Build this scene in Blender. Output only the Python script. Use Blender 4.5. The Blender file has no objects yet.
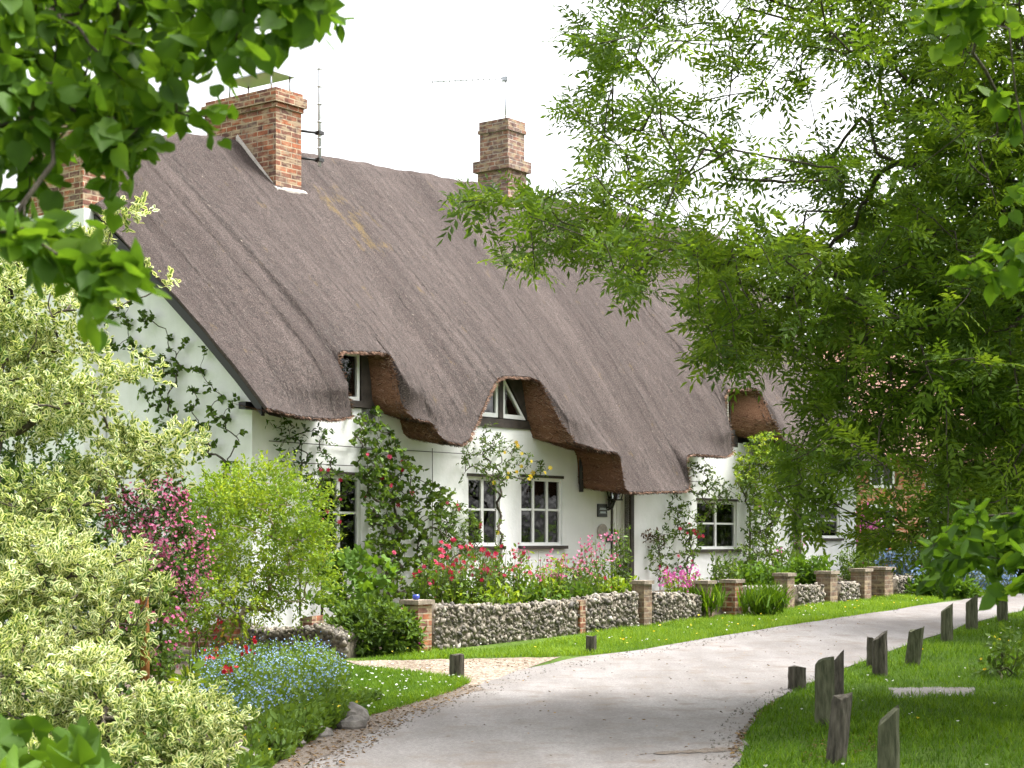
import bpy, math, random
import numpy as np
from mathutils import noise as mnoise, Vector

random.seed(5)
rng = np.random.default_rng(11)
SC = bpy.context.scene
COL = SC.collection
F, HZ, CH = 1700.0, 540.0, 1.6          # focal length in pixels, horizon row, eye height

# ------------------------------------------------------------------ geometry helpers
def P(u, v, Y):
    return np.array([(u - 512) / F * Y, Y, CH + (HZ - v) / F * Y])

def sp(t, k=2.0):
    return 0.5 * (t + np.sqrt(t * t + k * k))

def g(x, y):                             # terrain height: the lane climbs gently away from the camera
    y = np.asarray(y, float)
    return 0.03 * (sp(y - 19.4) - sp(y - 46.0, 6.0))

def GP(u, v, up=0.0):                    # point of the ground seen along a ray
    Y = 20.0
    for _ in range(60):
        Y = 0.5 * Y + 0.5 * (CH - float(g(0, Y)) - up) * F / max(v - HZ, 8.0)
    return np.array([(u - 512) / F * Y, Y, float(g(0, Y)) + up])

DX = np.array([0.604, 0.797]); NX = np.array([-0.797, 0.604])   # along the facade, into the house
C0 = np.array([-0.1529 * 23.8, 23.8])                            # front left corner of the cottage
def HW(s, t, z):                         # house coordinates (along, inwards, height) to world
    return np.array([C0[0] + DX[0] * s + NX[0] * t, C0[1] + DX[1] * s + NX[1] * t, z])
def HS(u, o=0.0):                        # u on the plane o metres in front of the facade -> s
    k = (u - 512) / F; B = C0 - o * NX
    return (k * B[1] - B[0]) / (DX[0] - k * DX[1])
def HZV(u, v, o=0.0):                    # (u,v) on that plane -> (s, z)
    s = HS(u, o); Y = C0[1] - o * NX[1] + DX[1] * s
    return s, CH + (HZ - v) / F * Y

def unit(a):
    a = np.asarray(a, float)
    return a / np.maximum(np.linalg.norm(a, axis=-1, keepdims=True), 1e-9)

def in_poly(poly, pts):
    poly = np.asarray(poly, float); x, y = pts[:, 0], pts[:, 1]
    inside = np.zeros(len(pts), bool); j = len(poly) - 1
    for i in range(len(poly)):
        xi, yi = poly[i]; xj, yj = poly[j]
        c = ((yi > y) != (yj > y)) & (x < (xj - xi) * (y - yi) / (yj - yi + 1e-12) + xi)
        inside ^= c; j = i
    return inside

def sample_poly(poly, n, weight=None):
    poly = np.asarray(poly, float); lo, hi = poly.min(0), poly.max(0); out = []; got = 0
    while got < n:
        p = lo + (hi - lo) * rng.random((max(n * 2, 400), 2))
        p = p[in_poly(poly, p)]
        if weight is not None:
            p = p[rng.random(len(p)) < weight(p[:, 0], p[:, 1])]
        out.append(p); got += len(p)
    return np.concatenate(out)[:n]

# ------------------------------------------------------------------ objects
ROOT = {}
def setp(o, label=None, cat=None, group=None, kind=None):
    if label: o['label'] = label
    if cat: o['category'] = cat
    if group: o['group'] = group
    if kind: o['kind'] = kind
    return o

def thing(name, label, cat, loc, rz=0.0, group=None):
    o = bpy.data.objects.new(name, None); COL.objects.link(o)
    o.location = tuple(float(a) for a in loc); o.rotation_euler = (0, 0, rz)
    o.empty_display_size = 0.2
    ROOT[o.name] = (np.array(loc, float), rz)
    return setp(o, label, cat, group)

def finish(name, V, loops, totals, mats, parent=None, loc=None, midx=None, attrs=None, uvs=None, smooth=None):
    V = np.asarray(V, float).reshape(-1, 3)
    if parent is not None:
        l, rz = ROOT[parent.name]
    elif loc is not None:
        l, rz = np.array(loc, float), 0.0
    else:
        l, rz = np.zeros(3), 0.0
    W = V - l
    if rz:
        c, s = math.cos(-rz), math.sin(-rz)
        W = np.stack([W[:, 0] * c - W[:, 1] * s, W[:, 0] * s + W[:, 1] * c, W[:, 2]], 1)
    me = bpy.data.meshes.new(name)
    me.vertices.add(len(W)); me.vertices.foreach_set('co', W.astype(np.float32).ravel())
    loops = np.asarray(loops, np.int32); totals = np.asarray(totals, np.int32)
    me.loops.add(len(loops)); me.loops.foreach_set('vertex_index', loops)
    starts = np.concatenate([[0], np.cumsum(totals)[:-1]]).astype(np.int32)
    me.polygons.add(len(totals)); me.polygons.foreach_set('loop_start', starts); me.polygons.foreach_set('loop_total', totals)
    if midx is not None:
        me.polygons.foreach_set('material_index', np.asarray(midx, np.int32))
    if smooth is not None:
        sm = np.broadcast_to(np.asarray(smooth, bool), (len(totals),))
        me.polygons.foreach_set('use_smooth', np.ascontiguousarray(sm))
    for k, a in (attrs or {}).items():
        at = me.attributes.new(k, 'FLOAT', 'POINT'); at.data.foreach_set('value', np.asarray(a, np.float32))
    if uvs is not None:
        ul = me.uv_layers.new(name='UVMap'); ul.data.foreach_set('uv', np.asarray(uvs, np.float32).ravel())
    me.update(calc_edges=True); me.validate()
    for m in (mats if isinstance(mats, (list, tuple)) else [mats]):
        me.materials.append(m)
    o = bpy.data.objects.new(name, me); COL.objects.link(o)
    if parent is not None:
        o.parent = parent; ROOT[o.name] = ROOT[parent.name]
    elif loc is not None:
        o.location = tuple(float(a) for a in loc); ROOT[o.name] = (np.array(loc, float), 0.0)
    else:
        ROOT[o.name] = (np.zeros(3), 0.0)
    return o

class MB:
    """collects polygons, then links them as one mesh object"""
    def __init__(self): self.V = []; self.F = []; self.M = []; self.S = []; self.T = []
    def add(self, verts, faces, m=0, smooth=False, tint=0.5):
        b = len(self.V); self.V.extend([tuple(map(float, v)) for v in verts])
        self.T.extend([tint] * len(verts))
        for f in faces: self.F.append(tuple(b + i for i in f)); self.M.append(m); self.S.append(smooth)
    def hexa(self, c8, m=0, tint=.5):     # 8 corners: bottom ring then top ring, ccw
        self.add(c8, [(3, 2, 1, 0), (4, 5, 6, 7), (0, 1, 5, 4), (1, 2, 6, 5), (2, 3, 7, 6), (3, 0, 4, 7)], m, tint=tint)
    def hbox(self, s0, s1, t0, t1, z0, z1, m=0):
        self.hexa([HW(s0, t0, z0), HW(s1, t0, z0), HW(s1, t1, z0), HW(s0, t1, z0),
                   HW(s0, t0, z1), HW(s1, t0, z1), HW(s1, t1, z1), HW(s0, t1, z1)], m)
    def box(self, c, d, hx, hy, z0, z1, m=0, taper=1.0):   # c centre xy, d unit xy direction of local x
        d = np.array(d, float); n = np.array([-d[1], d[0]]); c = np.array(c, float)[:2]
        r = []
        for z, k in ((z0, 1.0), (z1, taper)):
            for a, b in ((-1, -1), (1, -1), (1, 1), (-1, 1)):
                q = c + d * hx * a * k + n * hy * b * k; r.append((q[0], q[1], z))
        self.hexa(r, m)
    def tube(self, pts, rad, n=6, m=0, cap=True, tint=.5):
        pts = np.asarray(pts, float); k = len(pts)
        rad = np.broadcast_to(np.asarray(rad, float), (k,))
        T = np.gradient(pts, axis=0); T = unit(T)
        ref = np.array([0, 0, 1.0]) if abs(T[0, 2]) < .9 else np.array([1.0, 0, 0])
        A = unit(np.cross(T, ref)); B = np.cross(T, A)
        an = np.arange(n) * 2 * math.pi / n
        ring = pts[:, None] + rad[:, None, None] * (np.cos(an)[None, :, None] * A[:, None] + np.sin(an)[None, :, None] * B[:, None])
        f = []
        for i in range(k - 1):
            for j in range(n):
                f.append((i * n + j, i * n + (j + 1) % n, (i + 1) * n + (j + 1) % n, (i + 1) * n + j))
        if cap and n > 2:
            f.append(tuple(range(n - 1, -1, -1))); f.append(tuple((k - 1) * n + j for j in range(n)))
        self.add(ring.reshape(-1, 3), f, m, smooth=True, tint=tint)
    def build(self, name, mats, parent=None, loc=None, boxuv=False, smooth=None):
        V = np.array(self.V); loops = [i for f in self.F for i in f]; tot = [len(f) for f in self.F]
        uvs = None
        if boxuv:
            uvs = []
            for f in self.F:
                p = V[list(f)]; nn = np.cross(p[1] - p[0], p[2] - p[0]); nn = nn / (np.linalg.norm(nn) + 1e-12)
                if abs(nn[2]) > .8:
                    for q in p: uvs.append((q[0], q[1]))
                else:
                    tg = np.array([-nn[1], nn[0]]); tg /= np.linalg.norm(tg) + 1e-9
                    off = 0.107 if abs(tg[0]) > .7 else 0.0
                    for q in p: uvs.append((q[0] * tg[0] + q[1] * tg[1] + off, q[2]))
        return finish(name, V, loops, tot, mats, parent, loc, self.M, {'tint': self.T}, uvs, self.S if smooth is None else smooth)

# ------------------------------------------------------------------ materials
def mat(name):
    m = bpy.data.materials.new(name); m.use_nodes = True
    nt = m.node_tree; b = nt.nodes['Principled BSDF']; out = nt.nodes['Material Output']
    return m, nt, b, out
def N(nt, typ, **kw):
    n = nt.nodes.new(typ)
    for k, v in kw.items():
        if k.startswith('i_'):
            n.inputs[k[2:].replace('_', ' ')].default_value = v
        else: setattr(n, k, v)
    return n
def ramp(nt, fac, stops, interp='LINEAR'):
    r = nt.nodes.new('ShaderNodeValToRGB'); r.color_ramp.interpolation = interp
    el = r.color_ramp.elements
    while len(el) < len(stops): el.new(0.5)
    for e, (p, c) in zip(el, stops):
        e.position = p; e.color = (*c, 1)
    nt.links.new(fac, r.inputs['Fac']); return r.outputs['Color']
def mix(nt, a, b, fac, mode='MIX'):
    n = nt.nodes.new('ShaderNodeMix'); n.data_type = 'RGBA'; n.blend_type = mode
    for sock, val in ((n.inputs[6], a), (n.inputs[7], b), (n.inputs[0], fac)):
        if hasattr(val, 'links') or isinstance(val, bpy.types.NodeSocket): nt.links.new(val, sock)
        else: sock.default_value = (*val, 1) if isinstance(val, (tuple, list)) else val
    return n.outputs[2]
def coords(nt, kind='Object'):
    return nt.nodes.new('ShaderNodeTexCoord').outputs[kind]
def scaled(nt, vec, sc):
    n = nt.nodes.new('ShaderNodeMapping'); n.inputs['Scale'].default_value = sc
    nt.links.new(vec, n.inputs['Vector']); return n.outputs[0]
def tnoise(nt, vec, scale, detail=4, rough=.55):
    n = nt.nodes.new('ShaderNodeTexNoise'); n.inputs['Scale'].default_value = scale
    n.inputs['Detail'].default_value = detail; n.inputs['Roughness'].default_value = rough
    nt.links.new(vec, n.inputs['Vector']); return n.outputs['Fac']
def bump(nt, b, h, strength=.4, dist=.02):
    n = nt.nodes.new('ShaderNodeBump'); n.inputs['Strength'].default_value = strength; n.inputs['Distance'].default_value = dist
    nt.links.new(h, n.inputs['Height']); nt.links.new(n.outputs[0], b.inputs['Normal'])
def attr(nt, name):
    n = nt.nodes.new('ShaderNodeAttribute'); n.attribute_name = name; return n.outputs['Fac']

def leaf_mat(name, stops, trans=.4, warm=(1.25, 1.15, .45), rough=.55, spec=.22, edge=None):
    m, nt, b, out = mat(name)
    c = ramp(nt, attr(nt, 'tint'), stops)
    if edge:
        f = ramp(nt, attr(nt, 'edge'), [(edge[0], (0, 0, 0)), (edge[0] + .04, (1, 1, 1))])
        c2 = ramp(nt, attr(nt, 'tint'), edge[1])
        c = mix(nt, c, c2, f)
    nt.links.new(c, b.inputs['Base Color'])
    b.inputs['Roughness'].default_value = rough; b.inputs['Specular IOR Level'].default_value = spec
    t = nt.nodes.new('ShaderNodeBsdfTranslucent'); nt.links.new(mix(nt, c, warm, 1.0, 'MULTIPLY'), t.inputs['Color'])
    ms = nt.nodes.new('ShaderNodeMixShader'); ms.inputs[0].default_value = trans
    nt.links.new(b.outputs[0], ms.inputs[1]); nt.links.new(t.outputs[0], ms.inputs[2])
    nt.links.new(ms.outputs[0], out.inputs['Surface']); return m

def flat_mat(name, col, rough=.6, metal=0.0, spec=.5, nz=None):
    m, nt, b, out = mat(name)
    b.inputs['Roughness'].default_value = rough; b.inputs['Metallic'].default_value = metal
    b.inputs['Specular IOR Level'].default_value = spec
    if nz:
        f = tnoise(nt, coords(nt), nz[0], 5)
        c = ramp(nt, f, [(.3, tuple(x * nz[1] for x in col)), (.7, tuple(min(1, x * nz[2]) for x in col))])
        nt.links.new(c, b.inputs['Base Color'])
        bump(nt, b, f, .3, .01)
    else:
        b.inputs['Base Color'].default_value = (*col, 1)
    return m

M = {}
GREEN = lambda a, b, c: [(0, a), (.5, b), (1, c)]
M['ash'] = leaf_mat('ash_leaf', GREEN((.052, .098, .015), (.112, .20, .025), (.235, .345, .045)), .5)
M['lime'] = leaf_mat('lime_leaf', GREEN((.045, .10, .013), (.095, .195, .022), (.20, .33, .035)), .55)
M['dark'] = leaf_mat('dark_leaf', GREEN((.028, .06, .014), (.05, .105, .02), (.10, .18, .035)), .35)
M['mid'] = leaf_mat('mid_leaf', GREEN((.045, .085, .016), (.09, .16, .025), (.17, .27, .045)), .4)
M['fresh'] = leaf_mat('fresh_leaf', GREEN((.09, .17, .02), (.19, .30, .03), (.36, .43, .05)), .4)
M['big'] = leaf_mat('big_leaf', GREEN((.045, .10, .012), (.085, .17, .02), (.14, .25, .035)), .4, rough=.6, spec=.15)
M['grey'] = leaf_mat('grey_leaf', GREEN((.10, .14, .07), (.16, .21, .12), (.24, .29, .17)), .3)
M['varieg'] = leaf_mat('variegated_leaf', GREEN((.045, .10, .018), (.085, .165, .028), (.14, .23, .045)), .36, (1.15, 1.1, .65),
                       edge=(.45, GREEN((.17, .25, .05), (.66, .69, .32), (.88, .88, .64))))
M['grass'] = leaf_mat('grass_blade', GREEN((.038, .088, .006), (.085, .175, .010), (.18, .29, .025)), .42, rough=.6, spec=.12)
M['pink'] = leaf_mat('pink_petal', GREEN((.42, .06, .15), (.64, .17, .33), (.80, .42, .54)), .3, (1.1, .8, .9))
M['red'] = leaf_mat('red_petal', GREEN((.22, .006, .015), (.45, .015, .03), (.62, .05, .06)), .25, (1.1, .8, .8))
M['rose'] = leaf_mat('rose_petal', GREEN((.36, .012, .04), (.52, .025, .08), (.62, .09, .18)), .25, (1.1, .8, .9))
M['blue'] = leaf_mat('blue_petal', GREEN((.18, .29, .50), (.28, .41, .62), (.48, .58, .75)), .3, (.9, 1, 1.1))
M['yellow'] = leaf_mat('yellow_petal', GREEN((.70, .45, .02), (.80, .60, .04), (.85, .75, .15)), .3, (1, 1, .7))
M['white_petal'] = leaf_mat('white_petal', GREEN((.7, .7, .68), (.8, .8, .78), (.82, .8, .8)), .3, (1, 1, 1))
M['magenta'] = leaf_mat('magenta_petal', GREEN((.5, .06, .30), (.65, .14, .42), (.75, .3, .55)), .3, (1, .8, 1))
M['litter'] = leaf_mat('dry_leaf', GREEN((.06, .04, .025), (.12, .075, .045), (.30, .19, .08)), .2, rough=.8)

def bark_mat(name, a, b_, sc=6):
    m, nt, b, out = mat(name)
    f = tnoise(nt, scaled(nt, coords(nt), (sc * 3, sc * 3, sc * .6)), 2.0, 6)
    nt.links.new(ramp(nt, f, [(.3, a), (.7, b_)]), b.inputs['Base Color']); b.inputs['Roughness'].default_value = .9
    b.inputs['Specular IOR Level'].default_value = .2
    bump(nt, b, f, 1.0, .03); return m
M['bark'] = bark_mat('bark', (.045, .038, .028), (.13, .11, .085))
M['stem'] = bark_mat('green_brown_stem', (.05, .06, .02), (.11, .12, .05))
M['drystem'] = bark_mat('dry_twig', (.22, .17, .11), (.40, .33, .22))
M['post'] = bark_mat('weathered_wood', (.032, .028, .023), (.14, .125, .098), 5)
M['postmoss'] = bark_mat('mossy_weathered_wood', (.04, .045, .024), (.135, .138, .085), 5)
M['rust'] = bark_mat('rusty_metal', (.13, .045, .015), (.38, .17, .05), 7)

def thatch_mat(name, dark, midc, light, moss=True):
    m, nt, b, out = mat(name)
    uv = coords(nt, 'UV')
    st = tnoise(nt, scaled(nt, uv, (40, 3.2, 1)), 1.6, 6, .72)
    fine = tnoise(nt, scaled(nt, uv, (120, 42, 1)), 1.0, 3, .75)
    big = tnoise(nt, scaled(nt, uv, (1.5, .16, 1)), .9, 4); med = tnoise(nt, scaled(nt, uv, (7, .45, 1)), 1.0, 4)
    c = ramp(nt, fine, [(.28, dark), (.5, midc), (.74, light)])
    c = mix(nt, c, ramp(nt, st, [(.3, (.62, .58, .56)), (.7, (1.3, 1.3, 1.3))]), .8, 'MULTIPLY')
    c = mix(nt, c, ramp(nt, big, [(.3, (.70, .68, .68)), (.7, (1.28, 1.28, 1.27))]), .9, 'MULTIPLY')
    c = mix(nt, c, ramp(nt, med, [(.3, (.80, .79, .79)), (.7, (1.22, 1.22, 1.22))]), .9, 'MULTIPLY')
    if moss:                               # ochre moss below the wide chimney, a little elsewhere
        ms = tnoise(nt, scaled(nt, uv, (2.2, 1.1, 1)), 1.5, 6, .7)
        vm = N(nt, 'ShaderNodeVectorMath', operation='DISTANCE'); nt.links.new(scaled(nt, uv, (1.25, .62, 0)), vm.inputs[0]); vm.inputs[1].default_value = (4.75 * 1.25, 1.75 * .62, 0)
        near = ramp(nt, vm.outputs['Value'], [(.15, (.17, .17, .17)), (.95, (0, 0, 0))])
        ad = N(nt, 'ShaderNodeMath', operation='ADD'); nt.links.new(ms, ad.inputs[0]); nt.links.new(near, ad.inputs[1])
        fm = ramp(nt, ad.outputs[0], [(.62, (0, 0, 0)), (.74, (1, 1, 1))])
        f2 = mix(nt, (0, 0, 0), fm, fine)
        c = mix(nt, c, (.21, .145, .04), f2)
    nt.links.new(c, b.inputs['Base Color']); b.inputs['Roughness'].default_value = .95
    b.inputs['Specular IOR Level'].default_value = .1
    h = mix(nt, st, fine, .5); bump(nt, b, h, .7, .03); return m
M['thatch'] = thatch_mat('thatch', (.022, .0175, .017), (.070, .057, .053), (.24, .20, .182))
M['thatchcut'] = thatch_mat('cut_thatch', (.075, .035, .02), (.20, .105, .065), (.38, .24, .16), False)
m, nt, b, out = mat('straw')
nt.links.new(ramp(nt, attr(nt, 'tint'), [(0, (.016, .013, .012)), (.5, (.072, .059, .053)), (.85, (.17, .142, .124)), (1, (.35, .30, .24))]), b.inputs['Base Color'])
b.inputs['Roughness'].default_value = .8; b.inputs['Specular IOR Level'].default_value = .2; M['straw'] = m
m, nt, b, out = mat('cut_straw')
nt.links.new(ramp(nt, attr(nt, 'tint'), [(0, (.05, .022, .012)), (.5, (.17, .09, .055)), (1, (.42, .28, .19))]), b.inputs['Base Color'])
b.inputs['Roughness'].default_value = .8; b.inputs['Specular IOR Level'].default_value = .2; M['strawcut'] = m

def brick_mat(name, c1, c2, mort, dirty=.5):
    m, nt, b, out = mat(name)
    uv = coords(nt, 'UV')
    br = nt.nodes.new('ShaderNodeTexBrick'); nt.links.new(uv, br.inputs['Vector'])
    br.inputs['Scale'].default_value = 1.0; br.inputs['Brick Width'].default_value = .25; br.inputs['Row Height'].default_value = .088
    br.inputs['Mortar Size'].default_value = .011; br.inputs['Mortar Smooth'].default_value = .2; br.inputs['Bias'].default_value = 0
    br.inputs['Color1'].default_value = (*c1, 1); br.inputs['Color2'].default_value = (*c2, 1); br.inputs['Mortar'].default_value = (*mort, 1)
    vo = tnoise(nt, uv, 7, 3); fi = tnoise(nt, uv, 40, 4)
    c = mix(nt, br.outputs['Color'], ramp(nt, vo, [(.3, (.42, .40, .42)), (.68, (1.5, 1.4, 1.3))]), .85, 'MULTIPLY')
    c = mix(nt, c, ramp(nt, fi, [(.3, (.7, .7, .7)), (.7, (1.2, 1.2, 1.2))]), .8, 'MULTIPLY')
    bf = tnoise(nt, scaled(nt, uv, (4, 11, 1)), 1.0, 2)
    c = mix(nt, c, (.40, .31, .20), ramp(nt, bf, [(.5, (0, 0, 0)), (.62, (.75, .75, .75))]))
    gr = tnoise(nt, uv, 2.2, 6, .7)
    c = mix(nt, c, (.20, .17, .14), ramp(nt, gr, [(.5, (0, 0, 0)), (.75, (dirty, dirty, dirty))]))
    nt.links.new(c, b.inputs['Base Color']); b.inputs['Roughness'].default_value = .9; b.inputs['Specular IOR Level'].default_value = .2
    inv = N(nt, 'ShaderNodeInvert'); nt.links.new(br.outputs['Fac'], inv.inputs['Color'])
    bump(nt, b, mix(nt, inv.outputs[0], fi, .25), .6, .012); return m
M['brick'] = brick_mat('red_brick', (.36, .135, .07), (.13, .075, .065), (.40, .33, .24), .6)
M['brickold'] = brick_mat('sooty_brick', (.27, .14, .10), (.17, .12, .11), (.36, .32, .28), .8)
M['brickpale'] = brick_mat('lichened_brick', (.24, .155, .115), (.17, .13, .10), (.29, .25, .20), .9)
M['brickorange'] = brick_mat('orange_brick', (.50, .20, .10), (.42, .16, .08), (.48, .36, .26), .2)

m, nt, b, out = mat('white_render')
oc = coords(nt)
n1 = tnoise(nt, oc, 1.3, 6, .6); n2 = tnoise(nt, oc, 14, 5); n3 = tnoise(nt, scaled(nt, oc, (2.5, 2.5, .6)), 1.2, 6)
c = ramp(nt, n1, [(.3, (.76, .77, .75)), (.6, (.84, .84, .83))])
c = mix(nt, c, (.55, .55, .48), ramp(nt, n3, [(.54, (0, 0, 0)), (.8, (.4, .4, .4))]))
nt.links.new(c, b.inputs['Base Color']); b.inputs['Roughness'].default_value = .85; b.inputs['Specular IOR Level'].default_value = .2
bump(nt, b, mix(nt, n1, n2, .35), .35, .05); M['white'] = m
M['frame'] = flat_mat('white_paint', (.80, .80, .78), .45)
M['black'] = flat_mat('black_paint', (.018, .017, .016), .5)
M['oak'] = flat_mat('black_brown_timber', (.035, .026, .02), .7, nz=(9, .6, 1.5))
M['curtain'] = flat_mat('pale_curtain', (.7, .71, .69), .9)
M['metal'] = flat_mat('grey_metal', (.45, .47, .50), .4, .8)
M['whitemetal'] = flat_mat('pale_pole', (.62, .63, .65), .4, .3)
M['lead'] = flat_mat('mortar_flashing', (.42, .38, .34), .9, nz=(12, .7, 1.2))
M['cap'] = flat_mat('lichened_coping', (.27, .22, .17), .95, nz=(16, .55, 1.5))
M['mortar'] = flat_mat('flint_mortar', (.20, .17, .13), .95, nz=(22, .6, 1.4))
M['dirt'] = flat_mat('garden_soil', (.07, .05, .035), 1.0, nz=(9, .5, 1.6))
M['tile'] = flat_mat('roof_tile', (.20, .09, .06), .8, nz=(8, .6, 1.3))
m, nt, b, out = mat('flint')
f = tnoise(nt, coords(nt), 26, 4)
c = ramp(nt, attr(nt, 'tint'), [(0, (.05, .044, .037)), (.3, (.125, .108, .085)), (.62, (.215, .185, .14)), (.92, (.31, .28, .225)), (1, (.52, .49, .43))])
c = mix(nt, c, ramp(nt, f, [(.3, (.55, .55, .55)), (.7, (1.3, 1.3, 1.3))]), .8, 'MULTIPLY')
nt.links.new(c, b.inputs['Base Color']); b.inputs['Roughness'].default_value = .7; M['flint'] = m
m, nt, b, out = mat('field_stone')
f = tnoise(nt, coords(nt), 7, 6)
nt.links.new(ramp(nt, f, [(.3, (.05, .046, .042)), (.55, (.14, .125, .11)), (.75, (.30, .28, .25))]), b.inputs['Base Color']); b.inputs['Roughness'].default_value = .9
bump(nt, b, f, .6, .05); M['stone'] = m
# glass: a real pane one can see the room and the curtain through
m, nt, b, out = mat('window_glass')
fr = N(nt, 'ShaderNodeFresnel'); fr.inputs['IOR'].default_value = 1.85
tr = N(nt, 'ShaderNodeBsdfTransparent'); tr.inputs['Color'].default_value = (.80, .85, .83, 1)
gl = N(nt, 'ShaderNodeBsdfGlossy'); gl.inputs['Roughness'].default_value = .03
wv = nt.nodes.new('ShaderNodeBump'); wv.inputs['Strength'].default_value = .25; wv.inputs['Distance'].default_value = .05; nt.links.new(tnoise(nt, coords(nt), 3.0, 2), wv.inputs['Height']); nt.links.new(wv.outputs[0], gl.inputs['Normal'])
ms = N(nt, 'ShaderNodeMixShader'); nt.links.new(fr.outputs[0], ms.inputs[0]); nt.links.new(tr.outputs[0], ms.inputs[1]); nt.links.new(gl.outputs[0], ms.inputs[2])
nt.links.new(ms.outputs[0], out.inputs['Surface']); M['glass'] = m
# ground, lane, gravel
m, nt, b, out = mat('turf_ground')
oc = coords(nt); f = tnoise(nt, oc, .9, 6); f2 = tnoise(nt, oc, 14, 5)
c = ramp(nt, f, [(.3, (.05, .085, .016)), (.6, (.085, .14, .022)), (.75, (.12, .16, .04))])
c = mix(nt, c, ramp(nt, f2, [(.3, (.5, .5, .5)), (.7, (1.35, 1.35, 1.35))]), .8, 'MULTIPLY')
nt.links.new(c, b.inputs['Base Color']); b.inputs['Roughness'].default_value = 1; b.inputs['Specular IOR Level'].default_value = .1; bump(nt, b, f2, .8, .05); M['turf'] = m
m, nt, b, out = mat('worn_lane')
oc = coords(nt); f = tnoise(nt, oc, .35, 6, .6); f2 = tnoise(nt, oc, 45, 4, .7); f3 = tnoise(nt, oc, 2.6, 6, .65)
c = ramp(nt, f, [(.3, (.165, .152, .146)), (.7, (.262, .247, .238))])
f4 = tnoise(nt, scaled(nt, oc, (1.2, .28, 1)), 1.6, 6, .6); c = mix(nt, c, ramp(nt, f4, [(.32, (.76, .74, .72)), (.62, (1.08, 1.08, 1.08))]), .9, 'MULTIPLY')
c = mix(nt, c, ramp(nt, f2, [(.3, (.58, .58, .58)), (.7, (1.36, 1.36, 1.36))]), .8, 'MULTIPLY')
c = mix(nt, c, (.15, .12, .095), ramp(nt, f3, [(.52, (0, 0, 0)), (.7, (.75, .75, .75))]))
nt.links.new(c, b.inputs['Base Color']); b.inputs['Roughness'].default_value = .9; b.inputs['Specular IOR Level'].default_value = .2; bump(nt, b, mix(nt, f2, f3, .4), .5, .02); M['lane'] = m
m, nt, b, out = mat('gravel')
oc = coords(nt); vo = N(nt, 'ShaderNodeTexVoronoi'); vo.inputs['Scale'].default_value = 32; nt.links.new(oc, vo.inputs['Vector'])
sepc = N(nt, 'ShaderNodeSeparateColor'); nt.links.new(vo.outputs['Color'], sepc.inputs[0])
f3 = tnoise(nt, oc, 1.4, 5)
c = ramp(nt, sepc.outputs[0], [(0, (.11, .08, .058)), (.5, (.235, .185, .14)), (1, (.42, .35, .28))])
c = mix(nt, c, ramp(nt, f3, [(.35, (.7, .68, .62)), (.65, (1.1, 1.1, 1.1))]), .8, 'MULTIPLY')
nt.links.new(c, b.inputs['Base Color']); b.inputs['Roughness'].default_value = .95; bump(nt, b, vo.outputs['Distance'], .7, .02); M['gravel'] = m
m, nt, b, out = mat('leaf_mould')
oc = coords(nt); f = tnoise(nt, oc, 30, 5, .7); f2 = tnoise(nt, oc, 2, 5)
c = ramp(nt, f, [(.3, (.06, .048, .038)), (.5, (.15, .118, .092)), (.72, (.27, .23, .195))])
nt.links.new(c, b.inputs['Base Color']); b.inputs['Roughness'].default_value = 1; bump(nt, b, f, .8, .03); M['mould'] = m

# ------------------------------------------------------------------ leaf templates (x along, y across, z up)
def T(V, Fc, edge=None):
    return (np.array(V, float), [tuple(f) for f in Fc], np.array(edge, float) if edge is not None else None)
T_OVAL = T([(0, 0, 0), (.33, .20, .05), (.70, .17, .05), (1, 0, -.04), (.70, -.17, .05), (.33, -.20, .05)], [(0, 3, 2, 1), (0, 5, 4, 3)])
T_LEAFLET = T([(0, 0, 0), (.45, .16, .04), (1, 0, -.05), (.45, -.16, .04)], [(0, 2, 1), (0, 3, 2)])
T_ROUND = T([(0, 0, -.02), (-.08, .22, .05), (.15, .43, .06), (.5, .42, .06), (.8, .2, .02), (1.05, 0, -.06), (.8, -.2, .02), (.5, -.42, .06), (.15, -.43, .06), (-.08, -.22, .03), (.45, 0, -.08)],
            [(10, 0, 1, 2), (10, 2, 3), (10, 3, 4, 5), (10, 5, 6, 7), (10, 7, 8), (10, 8, 9, 0)])
T_VAR = T([(0, 0, 0), (.3, .24, .05), (.68, .25, .06), (1, 0, -.03), (.68, -.25, .06), (.3, -.24, .05), (.2, 0, 0), (.8, 0, 0)],
          [(0, 6, 1), (1, 6, 7, 2), (2, 7, 3), (3, 7, 4), (4, 7, 6, 5), (5, 6, 0)], [1, 1, 1, 1, 1, 1, 0, 0])
_lob = []
for i in range(21):
    a = -math.pi * .92 + i / 20 * math.pi * 1.84
    r = (.44 + .065 * math.cos(5 * a)) * (1.0 if abs(a) < 2.7 else .85)
    _lob.append((.42 + r * math.cos(a), r * math.sin(a), .06 * abs(math.sin(a)) + .10 * math.cos(5 * a)))
T_LOBED = T([(.42, 0, -.03)] + _lob, [(0, i + 1, i + 2) for i in range(20)])
T_BLADE = T([(0, -.05, 0), (0, .05, 0), (.55, .035, .10), (.55, -.035, .10), (1, 0, .34)], [(0, 1, 2, 3), (3, 2, 4)])
_fl = [(0, 0, -.12)]
for i in range(10):
    a = i / 10 * 2 * math.pi; r = .5 if i % 2 == 0 else .33
    _fl.append((r * math.cos(a), r * math.sin(a), .1))
T_FLOWER = T(_fl, [(0, 1 + (2 * i - 1) % 10, 1 + 2 * i, 1 + (2 * i + 1) % 10) for i in range(5)])
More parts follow.
